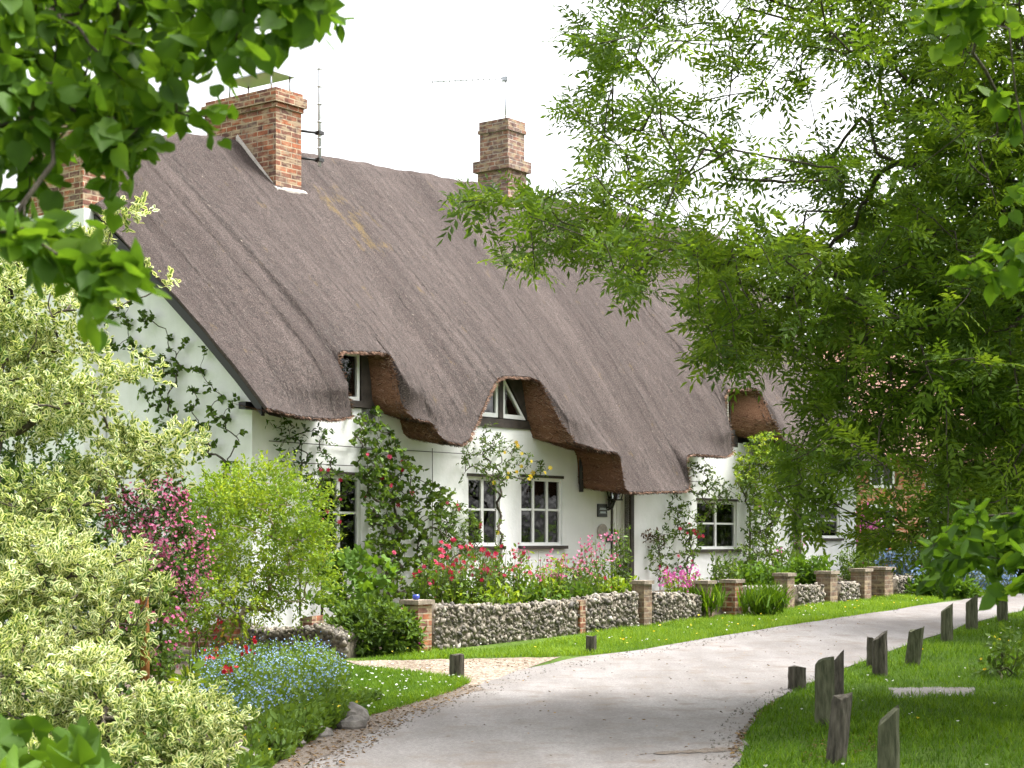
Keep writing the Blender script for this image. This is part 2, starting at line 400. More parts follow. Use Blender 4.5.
def _rosette():
    V, Fc = [], []
    for ring, (r, h, n, off) in enumerate(((.5, .02, 6, 0), (.34, .16, 5, .5), (.18, .26, 4, .2))):
        for i in range(n):
            a = (i + off) / n * 2 * math.pi; da = 2.4 / n
            b0 = len(V)
            V += [(0, 0, h * .3), (r * .75 * math.cos(a - da), r * .75 * math.sin(a - da), h + .06), (r * math.cos(a), r * math.sin(a), h + .02), (r * .75 * math.cos(a + da), r * .75 * math.sin(a + da), h + .06)]
            Fc.append((b0, b0 + 1, b0 + 2, b0 + 3))
    return T(V, Fc)
T_ROSE = _rosette()

def leaves(tm, pos, ax, nr, size, tint):
    V, Fc, edge = tm; n, mv = len(pos), len(V)
    ax = unit(ax); side = unit(np.cross(nr, ax)); nr = np.cross(ax, side)
    size = np.broadcast_to(np.asarray(size, float), (n,))
    curl = (.2 + 2.2 * rng.random(n))[:, None, None]
    W = pos[:, None] + size[:, None, None] * (V[None, :, 0:1] * ax[:, None] + V[None, :, 1:2] * side[:, None] + V[None, :, 2:3] * curl * nr[:, None])
    lf = np.array([i for f in Fc for i in f], np.int64); tot = np.array([len(f) for f in Fc], np.int32)
    L = (lf[None] + (np.arange(n) * mv)[:, None]).ravel()
    return dict(V=W.reshape(-1, 3), L=L, T=np.tile(tot, n), tint=np.clip(np.repeat(tint, mv) + rng.normal(0, .07, n * mv), 0, 1),
                edge=np.tile(edge if edge is not None else np.zeros(mv), n))

def leaf_obj(name, packs, mats, parent=None, loc=None):
    V, L, TT, ti, ed, mi = [], [], [], [], [], []; b = 0
    for p in packs:
        V.append(p['V']); L.append(p['L'] + b); TT.append(p['T']); ti.append(p['tint']); ed.append(p['edge'])
        mi.append(np.full(len(p['T']), p.get('m', 0))); b += len(p['V'])
    return finish(name, np.concatenate(V), np.concatenate(L), np.concatenate(TT), mats, parent, loc, np.concatenate(mi),
                  {'tint': np.concatenate(ti), 'edge': np.concatenate(ed)})

def rdir(n): return unit(rng.normal(size=(n, 3)))
UP = np.array([0, 0, 1.0])

def spray(tm, anchors, dirs, k, length, size, tint0=None, droop=.0, spread=.8, flat=.6, var=.3):
    """k leaves along a short twig at every anchor"""
    n = len(anchors); t = (np.arange(k) + .6) / k
    tt = np.clip(t[None] + rng.normal(0, .06, (n, k)), 0.02, 1.05)
    ln = length * (.7 + .6 * rng.random(n))
    pos = anchors[:, None] + dirs[:, None] * (tt * ln[:, None])[..., None]
    pos[..., 2] -= droop * ln[:, None] * tt ** 2
    pos = pos + rng.normal(0, length * .07, pos.shape)
    ax = unit(dirs[:, None] * .7 + rng.normal(0, spread, (n, k, 3)) + np.array([0, 0, -droop * .6]))
    nr = unit(UP * flat + dirs[:, None] * .25 + rng.normal(0, .5, (n, k, 3)))
    if tint0 is None: tint0 = .5 + rng.normal(0, .16, n)
    ti = tint0[:, None] + rng.normal(0, .16, (n, k))
    sz = size * (1 - var + 2 * var * rng.random((n, k)))
    f = lambda a: a.reshape(-1, a.shape[-1])
    return leaves(tm, f(pos), f(ax), f(nr), sz.ravel(), ti.ravel())

def pinnate(anchors, dirs, size, tint0, pairs=4, leaflet=.085):
    """ash leaves: leaflets in pairs along a rachis"""
    n = len(anchors); L = size * (.75 + .5 * rng.random(n))
    d = unit(dirs); nr = unit(UP * .8 + rng.normal(0, .45, (n, 3))); side = unit(np.cross(nr, d)); nr = np.cross(d, side)
    packs = []
    for j in range(pairs + 1):
        t = .25 + .75 * j / pairs
        base = anchors + d * (L * t)[:, None] - UP * (.09 * L * t * t)[:, None]
        for sgn in ((-1, 1) if j < pairs else (0,)):
            ax = unit(d * (.55 if sgn else 1) + side * sgn * .8 - UP * .12 + rng.normal(0, .12, (n, 3)))
            packs.append(leaves(T_LEAFLET, base, ax, unit(nr + rng.normal(0, .22, (n, 3))), leaflet * (.8 + .4 * rng.random(n)) * (L / size), tint0 + rng.normal(0, .08, n)))
    return packs

# ------------------------------------------------------------------ branching
def grow(trunk, anchors, bend=.35, seg=4, wob=.02, base=None, maxd=None):
    """joins every anchor to the nearest point of the wood that is there already"""
    nodes = [np.array(p, float) for p in trunk]; par = [-1] + list(range(len(trunk) - 1))
    paths = [list(range(len(trunk)))]
    base = np.array(trunk[-1] if base is None else base, float)
    order = np.argsort(np.linalg.norm(anchors - base, axis=1)); arr = np.zeros((len(nodes) + len(anchors) * seg + 4, 3))
    cnt = len(nodes); arr[:cnt] = nodes; par = list(par); tips = []
    lo = max(0, len(trunk) // 3); dB = np.zeros(len(arr)); dB[:cnt] = np.linalg.norm(arr[:cnt] - base, axis=1)
    for i in order:
        a = anchors[i]; dd = np.linalg.norm(arr[lo:cnt] - a, axis=1)
        da = np.linalg.norm(a - base)
        j = lo + int(np.argmin(dd + .6 * np.maximum(0, dB[lo:cnt] - da)))
        p0 = arr[j]; Ld = np.linalg.norm(a - p0)
        pd = p0 - arr[par[j]] if par[j] >= 0 else a - p0
        pd = pd / (np.linalg.norm(pd) + 1e-9)
        c = p0 + pd * Ld * bend + rng.normal(0, wob * Ld + 1e-4, 3)
        path = [j]; last = j
        for q in range(1, seg + 1):
            t = q / seg
            pt = (1 - t) ** 2 * p0 + 2 * t * (1 - t) * c + t * t * a
            if q < seg: pt = pt + rng.normal(0, wob * Ld * .5, 3)
            arr[cnt] = pt; dB[cnt] = np.linalg.norm(pt - base); par.append(last); last = cnt; path.append(cnt); cnt += 1
        paths.append(path); tips.append((i, path))
    return arr[:cnt], par, paths, tips

def wood(nodes, par, paths, r_tip, expo=.5, n=5, rmax=None):
    load = np.zeros(len(nodes)); ends = set(range(len(nodes))) - set(par)
    for i in ends: load[i] = 1
    for i in range(len(nodes) - 1, 0, -1):
        if par[i] >= 0: load[par[i]] += load[i]
    rad = r_tip * np.maximum(load, 1) ** expo
    if rmax: rad = np.minimum(rad, rmax)
    mb = MB()
    for k, p in enumerate(paths):
        r = rad[p].copy()
        if k > 0: r[0] = min(r[0], r[1] * 1.15)
        mb.tube(nodes[p], r, n if k else 8)
    return mb

# ================================================================== THE GROUND
def ground_sheet():
    xs = np.concatenate([np.linspace(-300, -30, 14), np.linspace(-26, 30, 90), np.linspace(36, 300, 14)])
    ys = np.concatenate([np.linspace(-60, 0, 10), np.linspace(2, 60, 100), np.linspace(66, 400, 22)])
    X, Y = np.meshgrid(xs, ys); Z = g(X, Y)
    V = np.stack([X, Y, Z], -1).reshape(-1, 3); w = len(xs)
    L = []
    for j in range(len(ys) - 1):
        for i in range(w - 1): L += [j * w + i, j * w + i + 1, (j + 1) * w + i + 1, (j + 1) * w + i]
    o = finish('ground', V, L, [4] * (len(L) // 4), M['turf'], smooth=True); setp(o, kind='structure')
ground_sheet()

def strip_sheet(name, left, right, up, m, nacross=10, sub=6):
    """a sheet between two pixel polylines lying on the terrain"""
    def res(pl, n):
        w = np.array([GP(u, v)[:2] for u, v in pl]); d = np.concatenate([[0], np.cumsum(np.linalg.norm(np.diff(w, axis=0), axis=1))])
        t = np.linspace(0, d[-1], n); return np.stack([np.interp(t, d, w[:, 0]), np.interp(t, d, w[:, 1])], 1)
    n = sub * max(len(left), len(right)); A, B = res(left, n), res(right, n)
    edge = np.array([0.10 * mnoise.noise((i * .35, up * 99, 3.0)) + .09 * mnoise.noise((i * 1.3, up * 77, 8.0)) for i in range(n)])
    V, L = [], []
    for i in range(n):
        dv = unit(B[i] - A[i])
        for j in range(nacross + 1):
            q = A[i] + (B[i] - A[i]) * j / nacross + dv * edge[i] * (1 - 2 * j / nacross)
            V.append((q[0], q[1], float(g(0, q[1])) + up))
    w = nacross + 1
    for i in range(n - 1):
        for j in range(nacross): L += [i * w + j, i * w + j + 1, (i + 1) * w + j + 1, (i + 1) * w + j]
    o = finish(name, V, L, [4] * (len(L) // 4), m, smooth=True); return setp(o, kind='structure')

ROADL = [(60, 1000), (180, 850), (300, 768), (352, 735), (412, 708), (470, 690), (520, 670), (575, 659), (650, 649), (720, 637), (800, 624), (870, 614), (920, 606), (960, 600.5), (1008, 592), (1060, 583), (1150, 571)]
ROADR = [(780, 1000), (745, 850), (738, 768), (741, 738), (757, 712), (790, 692), (835, 672), (880, 655), (924, 640), (977, 622), (1024, 611), (1070, 602), (1130, 592), (1200, 581)]
strip_sheet('lane', ROADL, ROADR, .012, M['lane'], 14)
strip_sheet('soil_margin', [(190, 850), (272, 766), (315, 740), (352, 725), (386, 711), (432, 697), (468, 686)], [(200, 850), (306, 768), (354, 742), (400, 719), (444, 702), (484, 690)], .016, M['mould'], 5)
strip_sheet('gravel_drive', [(345, 661), (420, 660.5), (490, 659), (560, 657.5)], [(375, 671), (425, 675), (470, 689), (535, 666)], .008, M['gravel'], 8)
PATH = [(888, 688), (930, 687.5), (975, 688), (976, 696.5), (930, 698), (893, 699)]
strip_sheet('path', PATH[:3], PATH[:2:-1], .007, M['lane'], 4)
strip_sheet('lane_patch', [(640, 755.5), (690, 752), (739, 748)], [(640, 757), (690, 755), (740, 753)], .017, M['mould'], 3)
# raised garden soil between the flint wall and the cottage, and the flower bank by the lane
def bed(name, pts, h, seed):
    pts = np.array(pts, float); lo, hi = pts.min(0) - .1, pts.max(0) + .1
    nx, ny = max(8, int((hi[0] - lo[0]) / .22)), max(8, int((hi[1] - lo[1]) / .22))
    xs, ys = np.linspace(lo[0], hi[0], nx), np.linspace(lo[1], hi[1], ny)
    X, Y = np.meshgrid(xs, ys); q = np.stack([X.ravel(), Y.ravel()], 1); ins = in_poly(pts, q)
    dist = np.full(len(q), 9.0)
    for a, b_ in zip(pts, np.roll(pts, -1, 0)):
        ab = b_ - a; t = np.clip(((q - a) @ ab) / (ab @ ab), 0, 1); dist = np.minimum(dist, np.linalg.norm(q - a - t[:, None] * ab, axis=1))
    nz = np.array([mnoise.noise((p[0] * 1.6, p[1] * 1.6, seed)) for p in q])
    Z = g(0, q[:, 1]) + np.where(ins, np.minimum(h, dist * .8) + .05 * nz * np.minimum(1, dist * 2), -.05 - dist * .3)
    L = []
    for j in range(ny - 1):
        for i in range(nx - 1): L += [j * nx + i, j * nx + i + 1, (j + 1) * nx + i + 1, (j + 1) * nx + i]
    o = finish(name, np.column_stack([q, Z]), L, [4] * (len(L) // 4), M['dirt'], smooth=True); setp(o, kind='structure')
    def hgt(p):
        p = np.atleast_2d(p); d = np.full(len(p), 9.0)
        for a, b_ in zip(pts, np.roll(pts, -1, 0)):
            ab = b_ - a; t = np.clip(((p[:, :2] - a) @ ab) / (ab @ ab), 0, 1); d = np.minimum(d, np.linalg.norm(p[:, :2] - a - t[:, None] * ab, axis=1))
        return g(0, p[:, 1]) + np.where(in_poly(pts, p[:, :2]), np.minimum(h, d * .8), 0)
    return hgt
garden_h = bed('garden_soil', [HW(s, t, 0)[:2] for s, t in ((.6, -2.45), (9.0, -2.45), (18.5, -2.45), (18.5, .1), (.6, .1))], .3, 1.0)
bank_h = bed('flower_bank', [GP(*p)[:2] for p in ((60, 800), (268, 768), (315, 740), (352, 724), (352, 700), (338, 672), (345, 655), (200, 650), (60, 655), (-60, 700))], .10, 5.0)

# ================================================================== GRASS
def grass(name, poly_px, n, h, seedtint=.5, label=None):
    W = np.array([GP(u, v)[:2] for u, v in poly_px]); p = sample_poly(W, n)
    p = p[~in_poly([GP(932 + (u - 932) * .95, 693.5 + (v - 693.5) * .75)[:2] for u, v in PATH], p)]; n = len(p)
    pos = np.column_stack([p, g(0, p[:, 1]) - .005])
    nzv = np.array([mnoise.noise((a * .8, b_ * .8, 2.0)) for a, b_ in p])
    a = rng.random(n) * 2 * math.pi
    lean = np.stack([np.cos(a), np.sin(a), np.zeros(n)], 1)
    ax = unit(UP + lean * (.25 + .45 * rng.random(n))[:, None]); nr = unit(lean * -.2 + UP * .1 + rng.normal(0, .3, (n, 3)))
    sz = h * (.55 + .8 * rng.random(n)) * (1 + .5 * nzv)
    pk = leaves(T_BLADE, pos, ax, lean, sz, seedtint + .4 * nzv + .3 * np.array([mnoise.noise((a_ * 3.1, b_ * 3.1, 7.0)) for a_, b_ in p]) + rng.normal(0, .2, n))
    o = leaf_obj(name, [pk], M['grass']); setp(o, label, 'grass', kind='stuff'); return p
LAWN = [(741, 860), (741, 768), (745, 738), (760, 713), (792, 693), (837, 673), (882, 656), (926, 641), (979, 623), (1026, 612), (1075, 603), (1250, 600), (1450, 700), (1450, 860)]
grass('lawn_grass', LAWN, 150000, .085, .42, 'short mown green lawn grass right of the lane')
VERGE = [(346, 662), (420, 652), (480, 650), (540, 645), (583, 636), (648, 625), (700, 617), (740, 615), (800, 600), (890, 597), (915, 593), (1000, 584), (1060, 578), (1060, 583), (985, 596), (948, 600.5), (906, 608), (840, 618), (760, 630), (650, 649), (600, 655), (555, 657), (480, 658), (420, 660)]
grass('verge_grass', VERGE, 75000, .085, .78, 'bright green grass verge below the flint garden wall')
ISLE = [(325, 664), (375, 669), (425, 675), (470, 683), (455, 692), (410, 706), (372, 717), (346, 727), (338, 712)]
grass('drive_grass', ISLE, 26000, .08, .55, 'patch of grass between the gravel drive and the flower bank')

_o = [(1, 0, 0), (-1, 0, 0), (0, 1, 0), (0, -1, 0), (0, 0, .7), (0, 0, -.7)]
STONES0 = T([(a * .5, b * .5, c * .5) for a, b, c in _o], [(0, 2, 4), (2, 1, 4), (1, 3, 4), (3, 0, 4), (2, 0, 5), (1, 2, 5), (3, 1, 5), (0, 3, 5)])
def specks(name, mats_, polys, n, label, cat, size, tmpl=T_FLOWER, up=.06):
    packs = []
    for poly, k in zip(polys, n):
        W = np.array([GP(u, v)[:2] for u, v in poly]); p = sample_poly(W, k)
        pos = np.column_stack([p, g(0, p[:, 1]) + up * (.7 + .6 * rng.random(k))])
        packs.append(leaves(tmpl, pos, rdir(k) * [1, 1, .1], unit(UP + rng.normal(0, .3, (k, 3))), size * (.7 + .6 * rng.random(k)), rng.random(k)))
    setp(leaf_obj(name, packs, mats_), label, cat, kind='stuff')
specks('daisies', M['white_petal'], [LAWN[:11] + [(1100, 700), (1000, 780)], ISLE, VERGE], [45, 110, 90], 'tiny white daisies dotted over the grass', 'flowers', .028, up=.08)
specks('dandelions', M['yellow'], [VERGE, LAWN[:10] + [(1000, 760)]], [60, 4], 'small yellow dandelions dotted over the grass', 'flowers', .04, up=.09)
specks('leaf_litter', M['litter'], [[(268, 775), (315, 740), (352, 725), (386, 711), (440, 694), (490, 682), (470, 696), (410, 722), (340, 770)], [(738, 760), (746, 730), (780, 700), (768, 706), (738, 735), (730, 760)], [(800, 745), (880, 735), (880, 752), (800, 765)], [(400, 662), (560, 660), (520, 668), (430, 674)], [(420, 735), (520, 680), (640, 655), (900, 612), (760, 690), (735, 760), (560, 768)]],
       [1100, 260, 240, 200, 170], 'dry brown leaves lying along the lane edges', 'litter', .034, T_OVAL, .02)

specks('grit', M['stone'], [[(300, 768), (352, 735), (412, 708), (470, 690), (520, 670), (650, 649), (800, 624), (900, 609), (900, 611), (800, 628), (650, 655), (540, 675), (490, 698), (430, 718), (380, 745), (330, 770)], [(700, 768), (712, 735), (735, 710), (770, 692), (820, 673), (836, 672), (792, 692), (758, 712), (742, 738), (739, 768)]],
       [1500, 700], 'loose grit and small stones along the lane edges', 'stones', .03, STONES0, .004)
# ================================================================== THE COTTAGE
RZ = math.atan2(DX[1], DX[0])
cot = thing('thatched_cottage', 'long white cottage under a grey brown thatched roof with brick chimneys', 'cottage', (C0[0], C0[1], .3), RZ)
LIP = [(267, 407, .60), (300, 415, .62), (335, 418.5, .64), (352, 416, .66), (349, 398, .58), (341, 374, .42), (334.5, 354, .27), (341, 350, .27), (382, 350.5, .30), (390, 354, .32),
       (398, 385, .42), (403, 412, .52), (415, 418, .55), (430, 421, .60), (438, 434, .72), (444, 441, .76), (462, 443.5, .80), (470, 438, .76), (478, 418, .6), (488, 393, .42), (496, 379, .32), (503, 375, .30), (532, 375, .30),
       (541, 380, .34), (550, 399, .46), (562, 424, .62), (574, 441, .78), (590, 448, .80), (604, 451, .85), (617, 453, .90), (621, 462, .92), (622, 487, .98), (628, 491, 1.0), (683, 491, 1.0), (689, 487, .98), (687, 470, .92), (685, 456, .85), (693, 453, .80),
       (726, 456, .78), (733, 452, .74), (730, 425, .6), (724, 398, .36), (727, 389, .33), (752, 388, .33), (760, 396, .38), (770, 420, .55), (782, 440, .68), (800, 447, .74), (822, 452, .74), (868, 462, .74)]
ls, lz, lo_ = [], [], []
for (u, v, o) in LIP:
    s, z = HZV(u, v, o)
    if ls and s <= ls[-1] + .02: s = ls[-1] + .02
    ls.append(s); lz.append(z); lo_.append(o)
ls[0] = -.3; ls.append(19.4); lz.append(lz[-1]); lo_.append(.74)
ls, lz, lo_ = map(np.array, (ls, lz, lo_))
RID_S = [-.3, .4, 1.0, 1.8, 2.5, 4.0, 7, 9.9, 14, 19.4]; RID_Z = [7.10, 7.55, 7.86, 8.18, 8.32, 8.42, 8.56, 8.74, 8.9, 9.05]
TR = 3.8
ZE, OE = 3.42, .62

def roof_arrays():
    S = np.unique(np.round(np.concatenate([np.arange(-.3, 19.41, .06), ls]), 3)); S = S[np.concatenate([[True], np.diff(S) > .008])]
    zl = np.interp(S, ls, lz); ol = np.interp(S, ls, lo_); zr = np.interp(S, RID_S, RID_Z)
    ks = np.exp(-np.linspace(-1.6, 1.6, 5) ** 2); ks /= ks.sum()
    zl = np.convolve(np.pad(zl, 2, 'edge'), ks, 'valid'); ol = np.convolve(np.pad(ol, 2, 'edge'), ks, 'valid')
    ker = np.exp(-np.linspace(-2, 2, 7) ** 2); ker /= ker.sum()
    zr = np.convolve(np.pad(zr, 3, 'edge'), ker, 'valid')
    base = lambda z, zr_: OE - (z - ZE) / (zr_ - ZE) * (OE + TR) + .16 * np.sin(np.clip((z - ZE) / (zr_ - ZE), 0, 1) * math.pi)
    b0 = ol - base(zl, zr)
    kk = np.exp(-np.linspace(-2.2, 2.2, 51) ** 2); kk /= kk.sum()
    b1 = np.convolve(np.pad(b0, 25, 'edge'), kk, 'valid')
    q = np.concatenate([np.linspace(0, .12, 12)[:-1], np.linspace(.12, 1, 60)])
    Z = zl[:, None] + (zr - zl)[:, None] * q[None]
    h = Z - zl[:, None]; w = np.exp(-(h / 1.7) ** 1.4); k = np.clip(h / .9, 0, 1); k = k * k * (3 - 2 * k)
    cur = (b0[:, None] * (1 - k) + b1[:, None] * k) * w
    ex = np.zeros_like(cur)
    for j in np.nonzero(zl > 3.8)[0]:         # the swell over a dormer dies away softly to either side
        if b0[j] <= .02: continue
        dz = Z - zl[j]; V_ = np.where(dz < 0, np.exp(-(dz / .8) ** 2), np.exp(-(np.abs(dz) / 1.9) ** 1.4))
        ex = np.maximum(ex, b0[j] * np.exp(-((S - S[j]) / .95) ** 2)[:, None] * V_)
    cur = cur + np.maximum(0, ex - np.maximum(cur, 0)) * np.clip(h / .4, 0, 1)
    sm_ = np.exp(-np.linspace(-2, 2, 23) ** 2); sm_ /= sm_.sum()
    c2 = np.stack([np.convolve(np.pad(cur[:, c_], 11, 'edge'), sm_, 'valid') for c_ in range(cur.shape[1])], 1)
    k2 = np.clip(h / .6, 0, 1); cur = cur * (1 - k2) + c2 * k2
    O = base(Z, zr[:, None]) + cur
    nz = np.zeros_like(O)
    for i, s in enumerate(S):
        for j in range(len(q)):
            zz = Z[i, j]
            nz[i, j] = .05 * mnoise.noise((s * .9, zz * .35, 1.7)) + .022 * mnoise.noise((s * 4.5, zz * 1.1, 6.0)) + .012 * mnoise.noise((s * 15, zz * 3.2, 9.0))
    O = O + nz * np.clip((1 - q) * 8, 0.15, 1)[None]
    O[:, -1] = -TR; Z = Z + nz * .4 
    Z[:, -1] += np.array([.03 * mnoise.noise((s * 2.2, 0, 4)) for s in S]) 
    return S, zl, ol, zr, Z, O, q
S, zl, ol, zr, Zg, Og, q = roof_arrays()

def make_roof():
    nS, nq = Og.shape; V, L, TT, MI, UV = [], [], [], [], []
    def grid(Ps, UVs, m, flip=False):
        a, b_ = Ps.shape[:2]; base = len(V) if isinstance(V, list) else 0
        V.extend(Ps.reshape(-1, 3).tolist()); uvf = UVs.reshape(-1, 2)
        for i in range(a - 1):
            for j in range(b_ - 1):
                ix = [i * b_ + j, (i + 1) * b_ + j, (i + 1) * b_ + j + 1, i * b_ + j + 1]
                if flip: ix.reverse()
                L.extend(base + k for k in ix); TT.append(4); MI.append(m); UV.extend(uvf[k] for k in ix)
    W = lambda s, o, z: np.stack([C0[0] + DX[0] * s - NX[0] * o, C0[1] + DX[1] * s - NX[1] * o, z], -1)
    SS = np.repeat(S[:, None], nq, 1)
    front = W(SS, Og, Zg)
    dl = np.concatenate([np.zeros((nS, 1)), np.cumsum(np.sqrt(np.diff(Og, axis=1) ** 2 + np.diff(Zg, axis=1) ** 2), 1)], 1)
    dl = dl[:, -1:] - dl
    grid(front, np.stack([SS, dl], -1), 0)
    # back slope
    tb = np.linspace(0, 1, 24)
    Ob = -TR - (TR + .62) * tb[None] + np.zeros((nS, 1)); Zb = zr[:, None] + (3.4 - zr)[:, None] * tb[None]
    Zb[:, 0] = Zg[:, -1]
    SB = np.repeat(S[:, None], 24, 1)
    grid(W(SB, Ob, Zb), np.stack([SB, tb[None] * 6 + np.zeros((nS, 1))], -1), 0)
    # cut eave: rounded lip, then back to the wall; cheeks of the dormers lean towards their windows
    cen = [(2.0, 1.35, 2.85, .5), (5.75, 4.0, 7.0, .22), (12.9, 12.2, 14.6, .72)]
    sin_ = S.copy()
    for c, a, b_, fr_ in cen:
        inn = (S > a) & (S < b_); hgt = np.clip((zl - 3.5) / .8, 0, 1)
        sin_ = np.where(inn, S + (c - S) * np.where(S > c, fr_, .12) * np.clip((b_ - S) / .4, 0, 1) * np.clip((S - a) / .4, 0, 1), sin_)
    rows = []
    for f, dz in ((0, 0), (.05, -.022), (.14, -.02), (.35, .0), (.7, .05), (1, .10)):
        o_ = Og[:, 0] * (1 - f) - .14 * f; s_ = S * (1 - f) + sin_ * f
        jit = np.array([.02 * mnoise.noise((s * 9, f * 5, 3)) for s in S]) * (0 if f == 0 else 1)
        rows.append((s_, o_, (Zg[:, 0] + dz + jit)))
    rows[0] = (S, Og[:, 0], Zg[:, 0])
    SR = np.stack([r[0] for r in rows], 1); OR = np.stack([r[1] for r in rows], 1); ZR = np.stack([r[2] for r in rows], 1)
    arc = np.concatenate([[0], np.cumsum(np.hypot(np.diff(S), np.diff(zl)))])
    grid(W(SR, OR, ZR), np.stack([np.repeat(arc[:, None], 6, 1), OR], -1), 1, True)
    # verge at the gable: thickness, then under the overhang to the wall
    for idx, sgn in ((0, 1), (nS - 1, -1)):
        e_o = np.concatenate([Og[idx], Ob[idx][1:]]); e_z = np.concatenate([Zg[idx], Zb[idx][1:]])
        n = len(e_o); R = [(S[idx], e_o, e_z)]
        for ds, th in ((-.01 * sgn, .03), (0.03 * sgn, .07), (0.08 * sgn, .10), (.34 * sgn, .13)):
            R.append((S[idx] + ds, e_o * .985 - .03, e_z - th))
        Pv = np.stack([W(np.full(n, r[0]), r[1], r[2]) for r in R], 1)
        uvv = np.stack([np.repeat(np.linspace(0, 11, n)[:, None], 5, 1), np.repeat(np.array([[0, .1, .3, .4, .7]]), n, 0)], -1)
        grid(Pv, uvv, 0, sgn > 0)
    nbase = len(V)
    # loose straw lying down the slope, and reed ends along the cut edge
    ns = 110000
    ii = rng.integers(0, nS - 1, ns); qq = rng.random(ns) * (nq - 2); jj = qq.astype(int); fr = (qq - jj)[:, None]
    p = front[ii, jj] * (1 - fr) + front[ii, jj + 1] * fr
    p = p + (front[ii + 1, jj] - front[ii, jj]) * rng.random((ns, 1))
    dn = unit(front[ii, jj] - front[ii, jj + 1]); sd = unit(front[ii + 1, jj] - front[ii, jj])
    nr = unit(np.cross(dn, sd)); nr = np.where((nr[:, 2:3] < 0), -nr, nr)
    a = rng.normal(0, .26, (ns, 1)); ax = unit(dn * np.cos(a) + sd * np.sin(a) + nr * rng.normal(.05, .04, (ns, 1)))
    ln = .02 + .07 * rng.random((ns, 1)) ** 2.5; wd = np.cross(nr, ax) * (.0022 + .0026 * rng.random((ns, 1)))
    p = p + nr * .006
    V2 = np.stack([p - wd, p + wd, p + ax * ln + wd * .7, p + ax * ln - wd * .7], 1).reshape(-1, 3)
    ti = np.repeat(np.clip(rng.normal(.40, .17, ns), 0, 1), 4)
    # eave fringe
    ne = 9000; ii = rng.integers(0, nS - 1, ne); f = rng.random((ne, 1)); lipP = W(SR, OR, ZR)
    kk = rng.integers(0, 3, ne)
    p = lipP[ii, kk] * (1 - f) + lipP[ii + 1, kk] * f
    ax = unit(unit(front[ii, 0] - front[ii, 2]) + rng.normal(0, .35, (ne, 3)))
    ln = .015 + .04 * rng.random((ne, 1)) ** 1.5; wd = unit(np.cross(ax, rng.normal(size=(ne, 3)))) * .005
    V3 = np.stack([p - wd, p + wd, p + ax * ln + wd * .6, p + ax * ln - wd * .6], 1).reshape(-1, 3)
    ti3 = np.repeat(np.clip(rng.normal(.45, .22, ne), 0, 1), 4)
    nc = 26000; ii = rng.integers(0, nS - 1, nc); kk = rng.integers(0, 5, nc); f = rng.random((nc, 1)); f2 = rng.random((nc, 1))
    q0 = lipP[ii, kk] * (1 - f) + lipP[ii + 1, kk] * f; q1 = lipP[ii, kk + 1] * (1 - f) + lipP[ii + 1, kk + 1] * f
    al = unit(lipP[ii, 0] - lipP[ii, 5]); tg = unit(lipP[ii + 1, kk] - lipP[ii, kk]); nn = unit(np.cross(tg, al)); nn = np.where(nn[:, 2:3] > 0, -nn, nn)
    p = q0 * (1 - f2) + q1 * f2 + nn * .004
    ax = unit(al * .9 + tg * rng.normal(0, .5, (nc, 1)) + nn * (.12 + .2 * rng.random((nc, 1)))); ln = .03 + .07 * rng.random((nc, 1)); wd = unit(np.cross(nn, ax)) * .0055
    V4 = np.stack([p - wd, p + wd, p + ax * ln + wd * .6, p + ax * ln - wd * .6], 1).reshape(-1, 3); ti4 = np.repeat(np.clip(rng.normal(.5, .25, nc), 0, 1), 4)
    nb, n2 = nbase, (ns + ne + nc)
    Vall = np.concatenate([np.array(V), V2, V3, V4]); Lall = np.concatenate([np.array(L), nb + np.arange(n2 * 4)])
    Tall = np.concatenate([TT, np.full(n2, 4)]); Mall = np.concatenate([MI, np.full(ns + ne, 2), np.full(nc, 3)])
    uva = np.concatenate([np.array(UV).reshape(-1, 2), np.zeros((n2 * 4, 2))])
    sm = np.concatenate([np.ones(len(TT), bool), np.zeros(n2, bool)])
    return finish('thatched_roof', Vall, Lall, Tall, [M['thatch'], M['thatchcut'], M['straw'], M['strawcut']], cot, None, Mall,
                  {'tint': np.concatenate([np.full(nb, .5), ti, ti3, ti4])}, uva, sm)
roof = make_roof()

